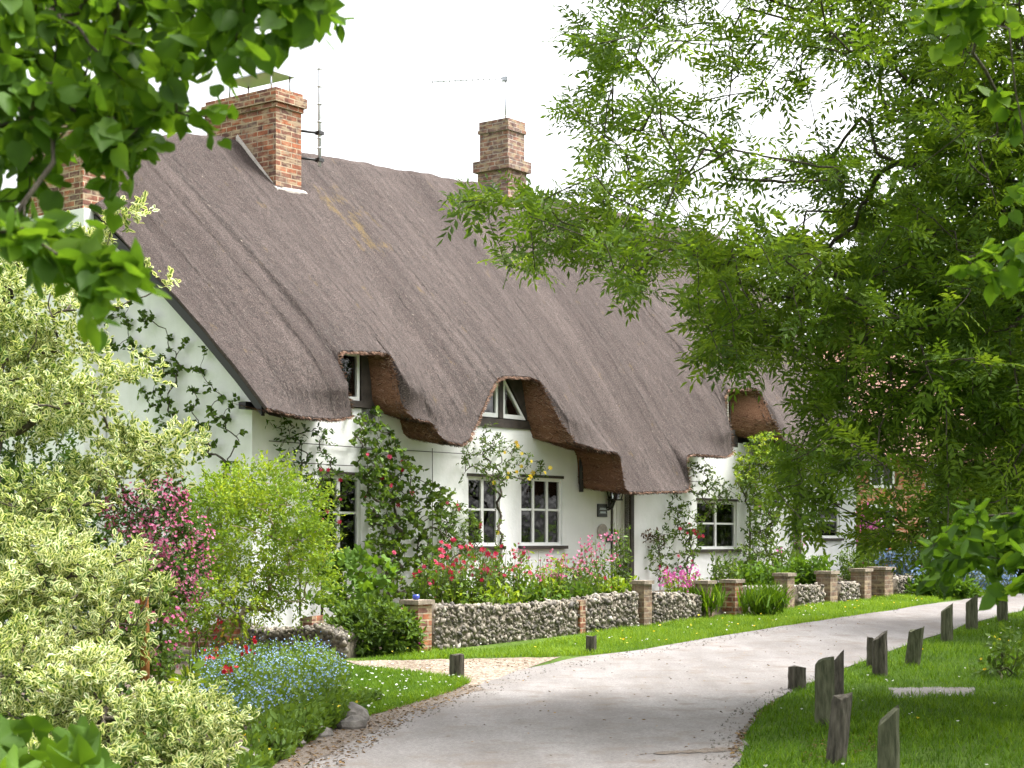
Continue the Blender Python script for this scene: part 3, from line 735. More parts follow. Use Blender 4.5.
# openings of the front wall:  (u0,u1,v0,v1)
def opening(u0, u1, v0, v1, o=0.0):
    s0, s1 = HS(u0, o), HS(u1, o); sm = (s0 + s1) / 2; um = (u0 + u1) / 2
    _, z0 = HZV(um, v1, o); _, z1 = HZV(um, v0, o); return [s0, s1, z0, z1]
W1 = opening(319, 361, 475, 555); W2 = opening(468, 500, 477, 546); W3 = opening(521, 562.5, 478, 545.5); W4 = opening(697, 737, 501, 549)
DOOR = [HS(612), HS(629), .55, 2.45]; DOOR2 = [HS(780), HS(797), .75, 2.75]
W5 = opening(818, 840, 505, 538)
def front_wall():
    mb = MB(); holes = [W1, W2, W3, W4, W5, DOOR, DOOR2]
    ss = sorted({0.0, 19.1} | {x for h in holes for x in h[:2]} | set(np.arange(0.5, 19, .5))); zs = sorted({0.0, 3.58} | {x for h in holes for x in h[2:]} | {.8, 3.0})
    hole = lambda a, b_: any(h[0] < a < h[1] and h[2] < b_ < h[3] for h in holes)
    for a, b_ in zip(ss, ss[1:]):
        for c, d in zip(zs, zs[1:]):
            if hole((a + b_) / 2, (c + d) / 2): continue
            mb.add([HW(a, 0, c), HW(b_, 0, c), HW(b_, 0, d), HW(a, 0, d)], [(0, 1, 2, 3)])
            mb.add([HW(a, .3, c), HW(b_, .3, c), HW(b_, .3, d), HW(a, .3, d)], [(3, 2, 1, 0)])
    for h in holes:
        a, b_, c, d = h
        mb.add([HW(a, 0, c), HW(a, .3, c), HW(a, .3, d), HW(a, 0, d)], [(0, 1, 2, 3)])
        mb.add([HW(b_, 0, c), HW(b_, .3, c), HW(b_, .3, d), HW(b_, 0, d)], [(3, 2, 1, 0)])
        mb.add([HW(a, 0, c), HW(b_, 0, c), HW(b_, .3, c), HW(a, .3, c)], [(0, 1, 2, 3)])
        mb.add([HW(a, 0, d), HW(b_, 0, d), HW(b_, .3, d), HW(a, .3, d)], [(3, 2, 1, 0)])
    # gables and back
    for s_, za in ((0.0, 6.86), (19.1, 8.3)):
        out_ = -.0 if s_ == 0 else 0
        pts = [HW(s_, 0, 0), HW(s_, 7.6, 0), HW(s_, 7.6, 3.5), HW(s_, TR, za), HW(s_, 0, 3.58)]
        mb.add(pts, [(4, 3, 2, 1, 0)] if s_ == 0 else [(0, 1, 2, 3, 4)])
    mb.add([HW(0, 7.6, 0), HW(19.1, 7.6, 0), HW(19.1, 7.6, 3.5), HW(0, 7.6, 3.5)], [(3, 2, 1, 0)])
    return mb.build('wall', M['white'], cot)
front_wall()
# upper floor and partition so that rooms are dark
mb = MB(); mb.hbox(.05, 19.0, .35, 7.5, 2.95, 3.05); mb.hbox(.05, 19, 4.0, 4.1, .3, 2.9); mb.hbox(.05, 19.0, .35, 7.5, .45, .5)
mb.build('floor', M['oak'], cot)

def window(h, cols, rows, curtain=.36, t=.035, frame='frame', sill=True, name='window', open_leaf=None):
    s0, s1, z0, z1 = h; mb = MB(); fw = .055
    mb.hbox(s0, s0 + fw, t, t + .07, z0, z1); mb.hbox(s1 - fw, s1, t, t + .07, z0, z1)
    mb.hbox(s0 + fw, s1 - fw, t, t + .07, z0, z0 + fw); mb.hbox(s0 + fw, s1 - fw, t, t + .07, z1 - fw, z1)
    for i in range(1, cols):
        x = s0 + (s1 - s0) * i / cols; w_ = .035 if cols < 3 else .028
        mb.hbox(x - w_, x + w_, t + .005, t + .065, z0 + fw, z1 - fw)
    for j in range(1, rows):
        z = z0 + (z1 - z0) * (j / rows + (.03 if rows == 2 else 0))
        for i in range(cols):
            a = s0 + (s1 - s0) * i / cols + (.036 if i else fw); b_ = s0 + (s1 - s0) * (i + 1) / cols - (.036 if i < cols - 1 else fw)
            mb.hbox(a, b_, t + .012, t + .058, z - .018, z + .018)
    w = mb.build(name, M[frame], cot)
    mb = MB(); mb.hbox(s0 + fw * .6, s1 - fw * .6, t + .032, t + .038, z0 + fw * .6, z1 - fw * .6); mb.build('pane', M['glass'], w)
    if sill:
        mb = MB(); mb.hbox(s0 - .08, s1 + .08, -.07, t, z0 - .06, z0 - .003); mb.build('sill', M['oak'], w)
        mb = MB(); mb.hbox(s0 - .03, s1 + .03, -.012, .05, z1 + .002, z1 + .05); mb.build('lintel', M['oak'], w)
    if curtain:
        for a, b_ in ((s0 + .05, s0 + (s1 - s0) * curtain), (s1 - (s1 - s0) * curtain, s1 - .05)):
            n = 26; V = []; L = []
            for i in range(n):
                x = a + (b_ - a) * i / (n - 1)
                for z in (z0 + .03, z1 - .03): V.append(HW(x, t + .075 + .02 * math.sin(i * 1.15), z))
            for i in range(n - 1): L += [2 * i, 2 * i + 2, 2 * i + 3, 2 * i + 1]
            finish('curtain', V, L, [4] * (n - 1), M['curtain'], w, smooth=True)
    return w
window(W1, 2, 2); window(W2, 2, 2); window(W3, 3, 2); window(W4, 2, 2, .49); window(W5, 1, 2)

# dormers: boarded wall behind the thatch opening with a casement
def dormer(s0, s1, z0, z1, ztop):
    mb = MB(); mb.hbox(s0 - .12, s0 - .02, .0, .14, z0 - .35, ztop); mb.hbox(s1 + .02, s1 + .34, .0, .14, z0 - .35, ztop)
    mb.hbox(s0 - .02, s1 + .02, .0, .14, z1 + .01, ztop); mb.build('dormer_wall', M['oak'], cot)
    mb = MB(); mb.hbox(s0 - .10, s1 + .14, -.05, .16, z0 - .10, z0 - .005); mb.build('dormer_sill', M['oak'], cot)
a, z0 = HZV(340, 399, 0); b_, z1 = HZV(360.5, 353, 0)
D1 = [a - .12, b_, z0, z1]; dormer(*D1, z1 + .05); window(D1, 1, 1, .4, .02, sill=False)
a, z0 = HZV(716, 428, 0); b_, z1 = HZV(729.5, 391, 0)
D3 = [a - .15, b_, z0, z1]; dormer(*D3, z1 + .05); window(D3, 2, 2, .4, .02, sill=False)
# the A shaped dormer
sA, zA0 = HZV(500, 419, 0); _, zA1 = HZV(500, 374, 0)
def tri_casement(pts, shrink=.06):
    pts = np.array(pts); c = pts.mean(0); inner = c + (pts - c) * .70
    mb = MB(); n = 3
    V = [HW(p[0], .00, p[1]) for p in pts] + [HW(p[0], .0, p[1]) for p in inner] + [HW(p[0], .06, p[1]) for p in pts] + [HW(p[0], .06, p[1]) for p in inner]
    f = []
    for i in range(n):
        j = (i + 1) % n
        f += [(i, j, 3 + j, 3 + i), (6 + i, 9 + i, 9 + j, 6 + j), (3 + i, 3 + j, 9 + j, 9 + i), (i, 6 + i, 6 + j, j)]
    mb.add(V, f); w = mb.build('window', M['frame'], cot)
    pm = c + (pts - c) * .74
    finish('pane', [HW(p[0], .03, p[1]) for p in pm], [0, 1, 2], [3], M['glass'], w)
    pc = c + (pts - c) * .8
    finish('curtain', [HW(pc[0][0], .11, pc[0][1]), HW(*[pc[0][0] * .4 + pc[1][0] * .6, .14], pc[0][1]), HW(pc[2][0] * .75 + pc[1][0] * .25, .12, pc[2][1] * .75 + pc[1][1] * .25), HW(pc[2][0], .1, pc[2][1])], [0, 1, 2, 3], [4], M['curtain'], w)
hA = zA1 - zA0
tri_casement([(sA - .72, zA0 + .02), (sA - .05, zA0 + .02), (sA - .05, zA0 + hA * .98)])
tri_casement([(sA + .07, zA0 + .02), (sA + .72, zA0 + .02), (sA + .07, zA0 + hA * .98)])
mb = MB()
def board(p0, p1, w, t0, t1):
    p0, p1 = np.array(p0), np.array(p1); d = (p1 - p0) / np.linalg.norm(p1 - p0); n_ = np.array([-d[1], d[0]]) * w
    r = [p0, p1, p1 + n_, p0 + n_]
    mb.hexa([HW(r[0][0], t0, r[0][1]), HW(r[1][0], t0, r[1][1]), HW(r[1][0], t1, r[1][1]), HW(r[0][0], t1, r[0][1]),
             HW(r[3][0], t0, r[3][1]), HW(r[2][0], t0, r[2][1]), HW(r[2][0], t1, r[2][1]), HW(r[3][0], t1, r[3][1])])
mb.hbox(sA - .045, sA + .065, -.02, .08, zA0 + .01, zA0 + hA + .1)
board((sA + .77, zA0 - .02), (sA + .09, zA0 + hA + .05), -.3, -.01, .07); board((sA - .75, zA0 - .02), (sA - .07, zA0 + hA + .05), .3, -.01, .07)
mb.hbox(sA - 1.15, sA + 1.15, -.03, .10, zA0 - .14, zA0 - .0)
mb.hbox(sA - .78, sA + .82, .3, .36, zA0 - .3, zA0 + hA * .75)
mb.build('dormer_wall', M['oak'], cot)

# bargeboard under the verge and the short timber end at the eave
mb = MB()
def verge_line(k): return [(.62, 3.25), (0, 3.5 + .06), (-TR, 6.66)]
e_ = [(float(Og[0][j]) - .02, float(Zg[0][j]) - .10) for j in (3, 14, 26, 38, 50, 62, 70)]
for (oa, za), (ob, zb) in zip(e_, e_[1:]):
    mb.hexa([HW(-.26, -oa, za - .13), HW(-.26, -ob, zb - .13), HW(-.20, -ob, zb - .13), HW(-.20, -oa, za - .13),
             HW(-.26, -oa, za + .03), HW(-.26, -ob, zb + .03), HW(-.20, -ob, zb + .03), HW(-.20, -oa, za + .03)])
mb.hbox(-.24, .0, -.12, .02, 3.42, 3.52)
mb.build('bargeboard', M['black'], cot)

# door under the hood, black frame post, downpipe, lantern, plaques, letterbox
mb = MB(); mb.hbox(DOOR[0], DOOR[1], .12, .18, DOOR[2], DOOR[3])
for i in range(1, 5):
    x = DOOR[0] + (DOOR[1] - DOOR[0]) * i / 5; mb.hbox(x - .012, x + .012, .105, .125, DOOR[2], DOOR[3])
door = mb.build('door', M['frame'], cot)
mb = MB(); mb.hbox(DOOR[1] - .16, DOOR[1] - .12, .05, .12, 1.45, 1.6); mb.build('handle', M['black'], door)
mb = MB(); mb.hbox(DOOR[1] + .0, DOOR[1] + .10, -.05, .1, .5, 2.62); mb.hbox(DOOR[0] - .04, DOOR[0], -.02, .1, .5, 2.5); mb.build('door_frame', M['oak'], cot)
mb = MB(); mb.hbox(DOOR2[0], DOOR2[1], .12, .18, DOOR2[2], DOOR2[3]); d2 = mb.build('door', M['frame'], cot)
mb = MB(); an = [i / 14 * math.pi * 1.7 - .9 + math.pi / 2 * 0 for i in range(15)]
sc_, zc_ = HZV(775, 511, 0)
mb.tube([HW(sc_ + .14 * math.sin(a_ - .0), -.03, zc_ + .2 * math.cos(a_)) for a_ in an], .035, 6); mb.build('horseshoe', M['black'], cot)
mb = MB(); mb.hbox(DOOR2[1], DOOR2[1] + .12, -.05, .1, .6, 2.85); mb.build('door_frame', M['oak'], cot)
mb = MB(); s_, z_ = HZV(578, 452, 0); _, zb = HZV(578, 492, 0)
mb.tube([HW(s_, -.07, z_ + .1), HW(s_, -.07, zb)], .04, 8); mb.build('downpipe', M['black'], cot)
def plate(u0, u1, v0, v1, name, m_, t=-.03):
    h = opening(u0, u1, v0, v1); mb = MB(); mb.hbox(h[0], h[1], t, 0.0, h[2], h[3]); return mb.build(name, M[m_], cot), h
# lantern: bracket, cap, cage with glass
h = opening(603.5, 612, 489, 499); sm = (h[0] + h[1]) / 2
mb = MB(); zz = h[2]
for a_, b2 in ((-.1, -.1), (.1, -.1), (.1, .1), (-.1, .1)):
    mb.tube([HW(sm + a_ * .8, -.16 + b2 * .8, zz), HW(sm + a_ * 1.2, -.16 + b2 * 1.2, zz + .2)], .012, 4)
mb.hbox(sm - .1, sm + .1, -.26, -.06, zz - .03, zz); mb.hbox(sm - .14, sm + .14, -.3, -.02, zz + .2, zz + .23); mb.hbox(sm - .06, sm + .06, -.22, -.10, zz + .23, zz + .29)
mb.tube([HW(sm, -.16, zz - .03), HW(sm, -.10, zz - .16), HW(sm, .0, zz - .2)], .018, 5)
lan = mb.build('lantern', M['black'], cot)
mb = MB(); mb.hbox(sm - .07, sm + .07, -.23, -.09, zz + .005, zz + .195); mb.build('lantern_glass', M['glass'], lan)
pl, h = plate(597, 606, 504, 517, 'name_plaque', 'black')
mb = MB(); mb.hexa([HW(h[1] - .02, -.06, h[2] + .16), HW(h[1] + .05, -.06, h[2] + .16), HW(h[1] + .05, -.03, h[2] + .16), HW(h[1] - .02, -.03, h[2] + .16),
                    HW(h[1] + .16, -.10, h[3] + .10), HW(h[1] + .22, -.10, h[3] + .10), HW(h[1] + .22, -.06, h[3] + .10), HW(h[1] + .16, -.06, h[3] + .10)])
mb.tube([HW(h[1] + .03, -.05, h[3] - .08), HW(h[1] + .03, -.05, h[3] + .14)], .022, 5)
mb.build('plaque_bracket', M['black'], pl)
                                         # faint lettering on the plaque: two lines, not legible in the photograph
for zf, wf in ((.64, .7), (.36, .6)):
    mb = MB(); z_ = h[2] + (h[3] - h[2]) * zf; n_ = 6
    for i in range(n_):
        x = h[0] + (h[1] - h[0]) * (.5 + wf * ((i + .5) / n_ - .5)); mb.hbox(x - .008, x + .008, -.034, -.031, z_ - .016, z_ + .016)
    mb.hbox(h[0] + .02, h[1] - .02, -.032, -.0305, z_ - .020, z_ - .017); mb.build('lettering', M['metal'], pl)
h = opening(597, 606, 524, 539); mb = MB(); n_ = 20; sc_, zc_ = (h[0] + h[1]) / 2, (h[2] + h[3]) / 2
ring = [(sc_ + (h[1] - h[0]) / 2 * math.cos(i / n_ * 2 * math.pi), zc_ + (h[3] - h[2]) / 2 * math.sin(i / n_ * 2 * math.pi)) for i in range(n_)]
mb.add([HW(p[0], -.04, p[1]) for p in ring] + [HW(p[0], 0, p[1]) for p in ring], [tuple(range(n_))] + [(i, n_ + i, n_ + (i + 1) % n_, (i + 1) % n_) for i in range(n_)])
mb.build('oval_plaque', M['lead'], cot)
plate(606, 612, 535, 542, 'letterbox', 'black')

for sA_, sB_, z_ in ((.3, 5.2, 3.0), (.3, 3.2, 2.72), (9.6, 12.6, 2.75)):
    mb = MB(); mb.tube([HW(sA_, -.03, z_), HW((sA_ + sB_) / 2, -.03, z_ - .012), HW(sB_, -.03, z_)], .006, 4); mb.build('trellis_wire', M['oak'], cot)
for s_ in (.95, 3.0, 3.9): mb = MB(); mb.tube([HW(s_, -.03, 1.0), HW(s_, -.03, 3.05)], .006, 4); mb.build('trellis_wire', M['oak'], cot)
# ---- chimneys
def courses(mb, s0, s1, t0, t1, tiers):
    for (z0, z1, gro) in tiers: mb.hbox(s0 - gro, s1 + gro, t0 - gro, t1 + gro, z0, z1)
mb = MB(); courses(mb, 3.36, 3.96, 2.90, 4.56, [(6.9, 8.80, 0), (8.80, 8.88, .03), (8.88, 9.04, .07), (9.04, 9.12, .02)])
ch1 = mb.build('chimney', M['brick'], cot, boxuv=True); ch1['label'] = 'wide brick chimney with metal cowl'
mb = MB()
for a_, b2 in ((3.50, 3.15), (3.94, 3.15), (3.50, 4.15), (3.94, 4.15)): mb.tube([HW(a_, b2, 9.12), HW(a_, b2, 9.44)], .016, 5)
mb.hbox(3.44, 4.0, 3.08, 4.22, 9.44, 9.465); mb.hbox(3.50, 3.94, 3.15, 3.17, 9.14, 9.20)
mb.build('chimney_cowl', M['metal'], ch1)
mb = MB()
# mortar fillet where the stack meets the thatch
def flash(s0, s1, t0, t1):
    zt = lambda s, t: float(np.interp(s, RID_S, RID_Z)) - max(0, TR - t) * ((float(np.interp(s, RID_S, RID_Z)) - ZE) / (TR + OE)) * .97
    def bar(a, b_, out):
        n = 6
        for i in range(n):
            f0, f1 = i / n, (i + 1) / n
            p0 = (a[0] + (b_[0] - a[0]) * f0, a[1] + (b_[1] - a[1]) * f0); p1 = (a[0] + (b_[0] - a[0]) * f1, a[1] + (b_[1] - a[1]) * f1)
            zz0, zz1 = zt(*p0) + .04, zt(*p1) + .04
            q0 = (p0[0] + out[0], p0[1] + out[1]); q1 = (p1[0] + out[0], p1[1] + out[1])
            mb.hexa([HW(*p0, zz0 - .3), HW(*p1, zz1 - .3), HW(*q1, zz1 - .3), HW(*q0, zz0 - .3), HW(*p0, zz0 + .05), HW(*p1, zz1 + .05), HW(*q1, zz1 - .01), HW(*q0, zz0 - .01)])
    bar((s0 - .01, TR), (s0 - .01, t0 - .06), (-.04, 0)); bar((s0 - .06, t0 - .01), (s1 + .06, t0 - .01), (0, -.08)); bar((s1 + .01, t0 - .06), (s1 + .01, TR), (.06, 0))
flash(3.36, 3.96, 2.90, 4.56); mb.build('flashing', M['lead'], ch1)
mb = MB(); x_, y_ = 4.30, 2.80
mb.tube([HW(x_, y_, 7.95), HW(x_, y_, 9.0), HW(x_, y_, 10.05)], .03, 8)
for z_ in (8.06, 8.25, 8.42, 8.7, 9.0, 9.3, 9.6): mb.tube([HW(x_, y_, z_), HW(x_, y_, z_ + .025)], .042, 8)
mst = mb.build('aerial_mast', M['whitemetal'], ch1)
mb = MB()
for z_ in (8.06, 8.52):
    mb = MB(); mb.tube([HW(3.95, 2.95, z_), HW(x_, y_, z_)], .022, 6); mb.hbox(x_ - .06, x_ + .06, y_ - .05, y_ + .05, z_ - .03, z_ + .03); mb.build('mast_bracket', M['black'], ch1)

s2 = 10.41
mb = MB(); courses(mb, s2, s2 + .62, 3.42, 4.2, [(8.2, 9.07, 0), (9.07, 9.29, .07), (9.29, 9.86, -.03), (9.86, 9.93, .0), (9.93, 10.10, -.02)])
ch2 = mb.build('chimney', M['brickold'], cot, boxuv=True); ch2['label'] = 'narrow sooty brick chimney with a projecting band'
mb = MB(); flash(s2, s2 + .62, 3.42, 4.2); mb.build('flashing', M['lead'], ch2)
mb = MB(); pz = HW(s2 + .15, 3.6, 0); Yp = pz[1]
pb = np.array([pz[0], pz[1], 9.9]); top = P(488, 77, Yp); top[0] = pz[0]
mb.tube([pb, top + [0, 0, .02]], .016, 6)
bs = top + np.array([.05, 0, -.02]); be = P(430, 82, Yp) ; mb.tube([bs, be], .010, 5)
bd = unit(be - bs)
for i in range(13):
    c_ = bs + (be - bs) * (i + 1.2) / 13.6
    mb.tube([c_ - [0, .10, 0], c_ + [0, .10, 0]], .006, 4); mb.tube([c_ - [0, 0, .025], c_ + [0, 0, .025]], .006, 4)
for dz in (-.09, -.045, .0, .045, .09):
    mb.tube([bs + [-.02, -.18, dz + .03], bs + [-.02, .18, dz + .03]], .006, 4)
mb.tube([bs + [-.22, 0, .14], bs + [.03, 0, .11]], .006, 4); mb.tube([bs + [-.22, 0, .14], bs + [-.22, 0, .0]], .006, 4); mb.tube([bs + [-.22, 0, -.08], bs + [.03, 0, -.06]], .006, 4)
mb.box(top[:2] + np.array([-.02, 0]), (1, 0), .05, .04, top[2] - .08, top[2] + .0)
mb.build('television_aerial', M['metal'], ch2)
# external stack on the gable
mb = MB(); mb.hbox(-.44, -.03, 3.10, 4.50, 0, 6.55); mb.build('chimney_breast', M['white'], cot)
mb = MB(); courses(mb, -.43, .0, 3.14, 4.46, [(6.553, 8.12, 0), (8.12, 8.20, .03), (8.20, 8.34, .06)])
ch3 = mb.build('chimney', M['brick'], cot, boxuv=True); ch3['label'] = 'red brick gable end chimney on a white base'

# ================================================================== GARDEN WALLS
_ico = None
def stone_shapes(k):
    out = []
    import bmesh
    for i in range(k):
        bm = bmesh.new(); bmesh.ops.create_icosphere(bm, subdivisions=1, radius=1)
        V = np.array([v.co[:] for v in bm.verts]); V *= 1 + .28 * rng.normal(size=(len(V), 1)).clip(-1.3, 1.3)
        Fc = [tuple(v.index for v in f.verts) for f in bm.faces]; bm.free(); out.append((V, Fc, None))
    return out
STONES = stone_shapes(6)

def flint_run(poly_st, name, parent, th=.30, n_per=620, cut=None):
    """poly_st: list of (s, t, zbase, ztop) along the run"""
    mb = MB(); A = np.array(poly_st, float)
    packs = []
    for i in range(len(A) - 1):
        (s0, t0, b0, h0), (s1, t1, b1, h1) = A[i], A[i + 1]
        mb.hexa([HW(s0, t0, b0 - .2), HW(s1, t1, b1 - .2), HW(s1, t1 + th, b1 - .2), HW(s0, t0 + th, b0 - .2),
                 HW(s0, t0, h0), HW(s1, t1, h1), HW(s1, t1 + th, h1), HW(s0, t0 + th, h0)])
        ln = math.hypot(s1 - s0, t1 - t0); area = ln * ((h0 - b0) + (h1 - b1)) / 2
        k = max(6, int(area * n_per)); f = rng.random(k); z = rng.random(k)
        pos = np.array([HW(s0 + (s1 - s0) * a_, t0 + (t1 - t0) * a_ + .005, (b0 + (b1 - b0) * a_) * (1 - c_) + (h0 + (h1 - h0) * a_) * c_) for a_, c_ in zip(f, z)])
        kt = int(ln * 80); f = rng.random(kt); w_ = rng.random(kt)
        pt = np.array([HW(s0 + (s1 - s0) * a_, t0 + (t1 - t0) * a_ + th * c_, h0 + (h1 - h0) * a_) for a_, c_ in zip(f, w_)])
        pos = np.concatenate([pos, pt]); n = len(pos)
        which = rng.integers(0, len(STONES), n)
        for q_, sh in enumerate(STONES):
            w2 = which == q_; m_ = int(w2.sum())
            if m_ == 0: continue
            pk = leaves(sh, pos[w2], rdir(m_), rdir(m_), .018 + .026 * rng.random(m_) ** 1.5, np.clip(rng.beta(1.5, 1.5, m_), 0, 1)); pk['m'] = 1; packs.append(pk)
    V = np.array(mb.V); L = np.array([i for f in mb.F for i in f]); Tt = np.array([len(f) for f in mb.F])
    packs.insert(0, dict(V=V, L=L, T=Tt, tint=np.full(len(V), .5), edge=np.zeros(len(V)), m=0))
    return leaf_obj(name, packs, [M['mortar'], M['flint']], parent)

def pier(s, t, zb, zt, w, parent, m_='brick', capw=.045, d=None):
    mb = MB(); h = w / 2; mb.hbox(s - h, s + h, t, t + w, zb - .25, zt - .06); p = mb.build('brick_pier', M[m_], parent, boxuv=True)
    mb = MB(); mb.hbox(s - h - capw, s + h + capw, t - capw, t + w + capw, zt - .058, zt); mb.build('coping', M['cap'], p); return p
WO = 2.6
def wpt(u, v):                            # point of the wall front plane
    s, z = HZV(u, v, WO); return s, z
gb = lambda s: float(g(0, HW(s, -WO, 0)[1]))
gw = thing('flint_garden_wall', 'low flint garden wall below the red and pink flower border, starting at a red brick pier', 'garden wall', HW(HS(425, WO), -WO, gb(HS(425, WO))), RZ)
run = []
for u, vt in ((436, 605.5), (470, 606.5), (510, 607), (545, 605), (580, 601)): s, z = wpt(u, vt); run.append((s, -WO + .04, gb(s), z))
flint_run(run, 'flint_panel', gw)
run = []
for u, vt in ((586, 599.5), (615, 596), (640, 594)): s, z = wpt(u, vt); run.append((s, -WO + .04, gb(s), z))
flint_run(run, 'flint_panel', gw)
run = []
for u, vt in ((655, 594), (680, 594.5), (703, 596)): s, z = wpt(u, vt); run.append((s, -WO + .04, gb(s), z))
flint_run(run, 'flint_panel', gw)
s, z = wpt(425, 600); pier(s, -WO, gb(s), z, .28, gw, capw=.03)
s, z = wpt(583, 600); mb = MB(); mb.hbox(s - .07, s + .07, -WO + .0, -WO + .33, gb(s) - .2, z - .01); mb.build('brick_pier', M['brick'], gw, boxuv=True)
s, z = wpt(648, 580.5); pier(s, -WO, gb(s), z, .23, gw, 'brickpale', .03)
s, z = wpt(711, 580.5); pier(s, -WO, gb(s), z, .23, gw, 'brickpale', .03)
gw2 = thing('flint_garden_wall', 'far flint wall with four capped piers beyond the gate gap', 'garden wall', HW(HS(739, WO), -WO, gb(HS(739, WO))), RZ)
for (ua, va, ub, vb) in ((749, 588, 783, 587), (800, 587, 826, 586), (843, 584, 861, 583)):
    sa, za = wpt(ua, va); sb, zb = wpt(ub, vb)
    flint_run([(sa, -WO + .04, gb(sa), za), ((sa + sb) / 2, -WO + .04, gb((sa + sb) / 2), (za + zb) / 2 - .01), (sb, -WO + .04, gb(sb), zb)], 'flint_panel', gw2)
for u, vt, mm in ((739, 579.5, 'brick'), (791, 573, 'brickpale'), (834, 571, 'brickpale'), (868, 568.5, 'brickpale')):
    s, z = wpt(u, vt); pier(s, -WO, gb(s), z, .27 if u < 800 else .30, gw2, mm, .03)
gw3 = thing('flint_garden_wall', 'farthest flint wall running behind the lane bend from a stone coloured pier', 'garden wall', HW(HS(889, WO), -WO, gb(HS(889, WO))), RZ)
s, z = wpt(889, 567); pier(s, -WO, gb(s), z, .40, gw3, 'brickpale')
sa, za = wpt(899, 580); flint_run([(sa, -WO + .04, gb(sa), za), (sa + 1.5, -WO + .05, gb(sa + 1.5), za + .06), (sa + 3.6, -WO + .4, gb(sa + 3.6), za + .12), (sa + 6, -WO + 1.0, gb(sa + 6), za + .2)], 'flint_panel', gw3)
# small blue pot on the first pier
s, z = wpt(425, 600); c_ = HW(s - .02, -WO + .14, z)
mb = MB(); mb.tube([c_, c_ + [0, 0, .03], c_ + [0, 0, .07]], [.035, .05, .045], 10)
M['blueglaze'] = flat_mat('blue_glaze', (.05, .08, .45), .2)
setp(mb.build('flower_pot', M['blueglaze'], None, c_), 'small blue pot standing on the red brick pier', 'pot')

# left: old red brick and rubble wall in front of the cottage corner
ow = thing('rubble_wall', 'tumbled brick and rubble wall end behind the blue forget-me-nots', 'garden wall', GP(290, 655))
def rub(pts, name, m_, stones, th=.3):
    mb = MB(); packs = []
    W_ = [GP(u, vb) for u, vb, vt in pts]; tops = [CH + (HZ - vt) / F * w_[1] for w_, (u, vb, vt) in zip(W_, pts)]
    for i in range(len(W_) - 1):
        a_, b2 = W_[i], W_[i + 1]; d_ = unit(b2[:2] - a_[:2]); n_ = np.array([-d_[1], d_[0]]) * th
        r = [a_[:2], b2[:2], b2[:2] + n_, a_[:2] + n_]
        mb.hexa([(*r[0], a_[2] - .2), (*r[1], b2[2] - .2), (*r[2], b2[2] - .2), (*r[3], a_[2] - .2), (*r[0], tops[i]), (*r[1], tops[i + 1]), (*r[2], tops[i + 1]), (*r[3], tops[i])])
        if stones:
            k = stones; f, c_, w_ = rng.random(k), rng.random(k), rng.random(k)
            pos = a_ + (b2 - a_) * f[:, None]; top_ = tops[i] + (tops[i + 1] - tops[i]) * f
            onf = rng.random(k) < .7
            pos[:, 2] = np.where(onf, pos[:, 2] + (top_ - pos[:, 2]) * c_, top_)
            pos[:, :2] += np.where(onf[:, None], 0, n_[None] * w_[:, None])
            sh = STONES[i % 6]; pk = leaves(sh, pos, rdir(k), rdir(k), .022 + .03 * rng.random(k), rng.beta(1.5, 1.9, k)); pk['m'] = 1; packs.append(pk)
    if stones:
        V = np.array(mb.V); packs.insert(0, dict(V=V, L=np.array([i for f in mb.F for i in f]), T=np.array([len(f) for f in mb.F]), tint=np.full(len(V), .5), edge=np.zeros(len(V)), m=0))
        return leaf_obj(name, packs, [M['mortar'], M['flint']], ow)
    return mb.build(name, M[m_], ow, boxuv=True)
rub([(243, 655, 628), (262, 656, 633), (290, 657, 631), (322, 658, 628), (345, 659, 638)], 'flint_panel', None, 420)
rub([(178, 654, 634), (200, 655, 630), (222, 655, 620), (241, 655, 612)], 'brick_panel', 'brick', 0)
rub([(300, 655.5, 618), (312, 656, 616)], 'brick_pier', 'brick', 0, .32)

# ================================================================== POSTS
def wooden_post(u0, u1, vb, vtl, vtr, label, lean=0.0, mossy=False, sides=9, seed=0, depth=.8, name='wooden_post'):
    b_ = GP((u0 + u1) / 2, vb); Y = b_[1]; w = (u1 - u0) / F * Y / 2
    z0 = b_[2] - .15; ztl = CH + (HZ - vtl) / F * Y; ztr = CH + (HZ - vtr) / F * Y
    mb = MB(); rings = 9; V = []; r_ = random.Random(seed)
    rad = [1 + r_.uniform(-.10, .10) for _ in range(sides)]
    for k in range(rings):
        f = k / (rings - 1)
        for i in range(sides):
            a_ = 2 * math.pi * i / sides + .3; x = math.cos(a_) * rad[i]; y = math.sin(a_) * rad[i] * depth
            top_ = ztl + (ztr - ztl) * (x + 1) / 2 + .02 * r_.uniform(-1, 1) * (k == rings - 1)
            z = z0 + (top_ - z0) * f
            tw = 1 - .06 * f + .03 * r_.uniform(-1, 1)
            V.append((b_[0] + x * w * tw + lean * (z - b_[2]), b_[1] + y * w * tw, z))
    f_ = []
    for k in range(rings - 1):
        for i in range(sides): f_.append((k * sides + i, k * sides + (i + 1) % sides, (k + 1) * sides + (i + 1) % sides, (k + 1) * sides + i))
    mb.add(V, f_); V2 = V[-sides:]; mb.add(V2, [tuple(range(sides))])
    o = mb.build(name, M['postmoss' if mossy else 'post'], None, b_); return setp(o, label, 'post', 'weathered wooden posts along the lane')
wooden_post(877, 901, 792, 727, 705, 'slant topped grey post nearest the camera on the lawn, cut off by the frame', mossy=True, seed=1)
wooden_post(815, 835, 726, 664, 656, 'broad mossy slanted post, left half of the touching pair behind the leaning log', mossy=True, seed=2, depth=.5)
wooden_post(829, 845, 718, 668, 648, 'tall dark pointed post touching the broad mossy post on its right side', seed=3, depth=.5)
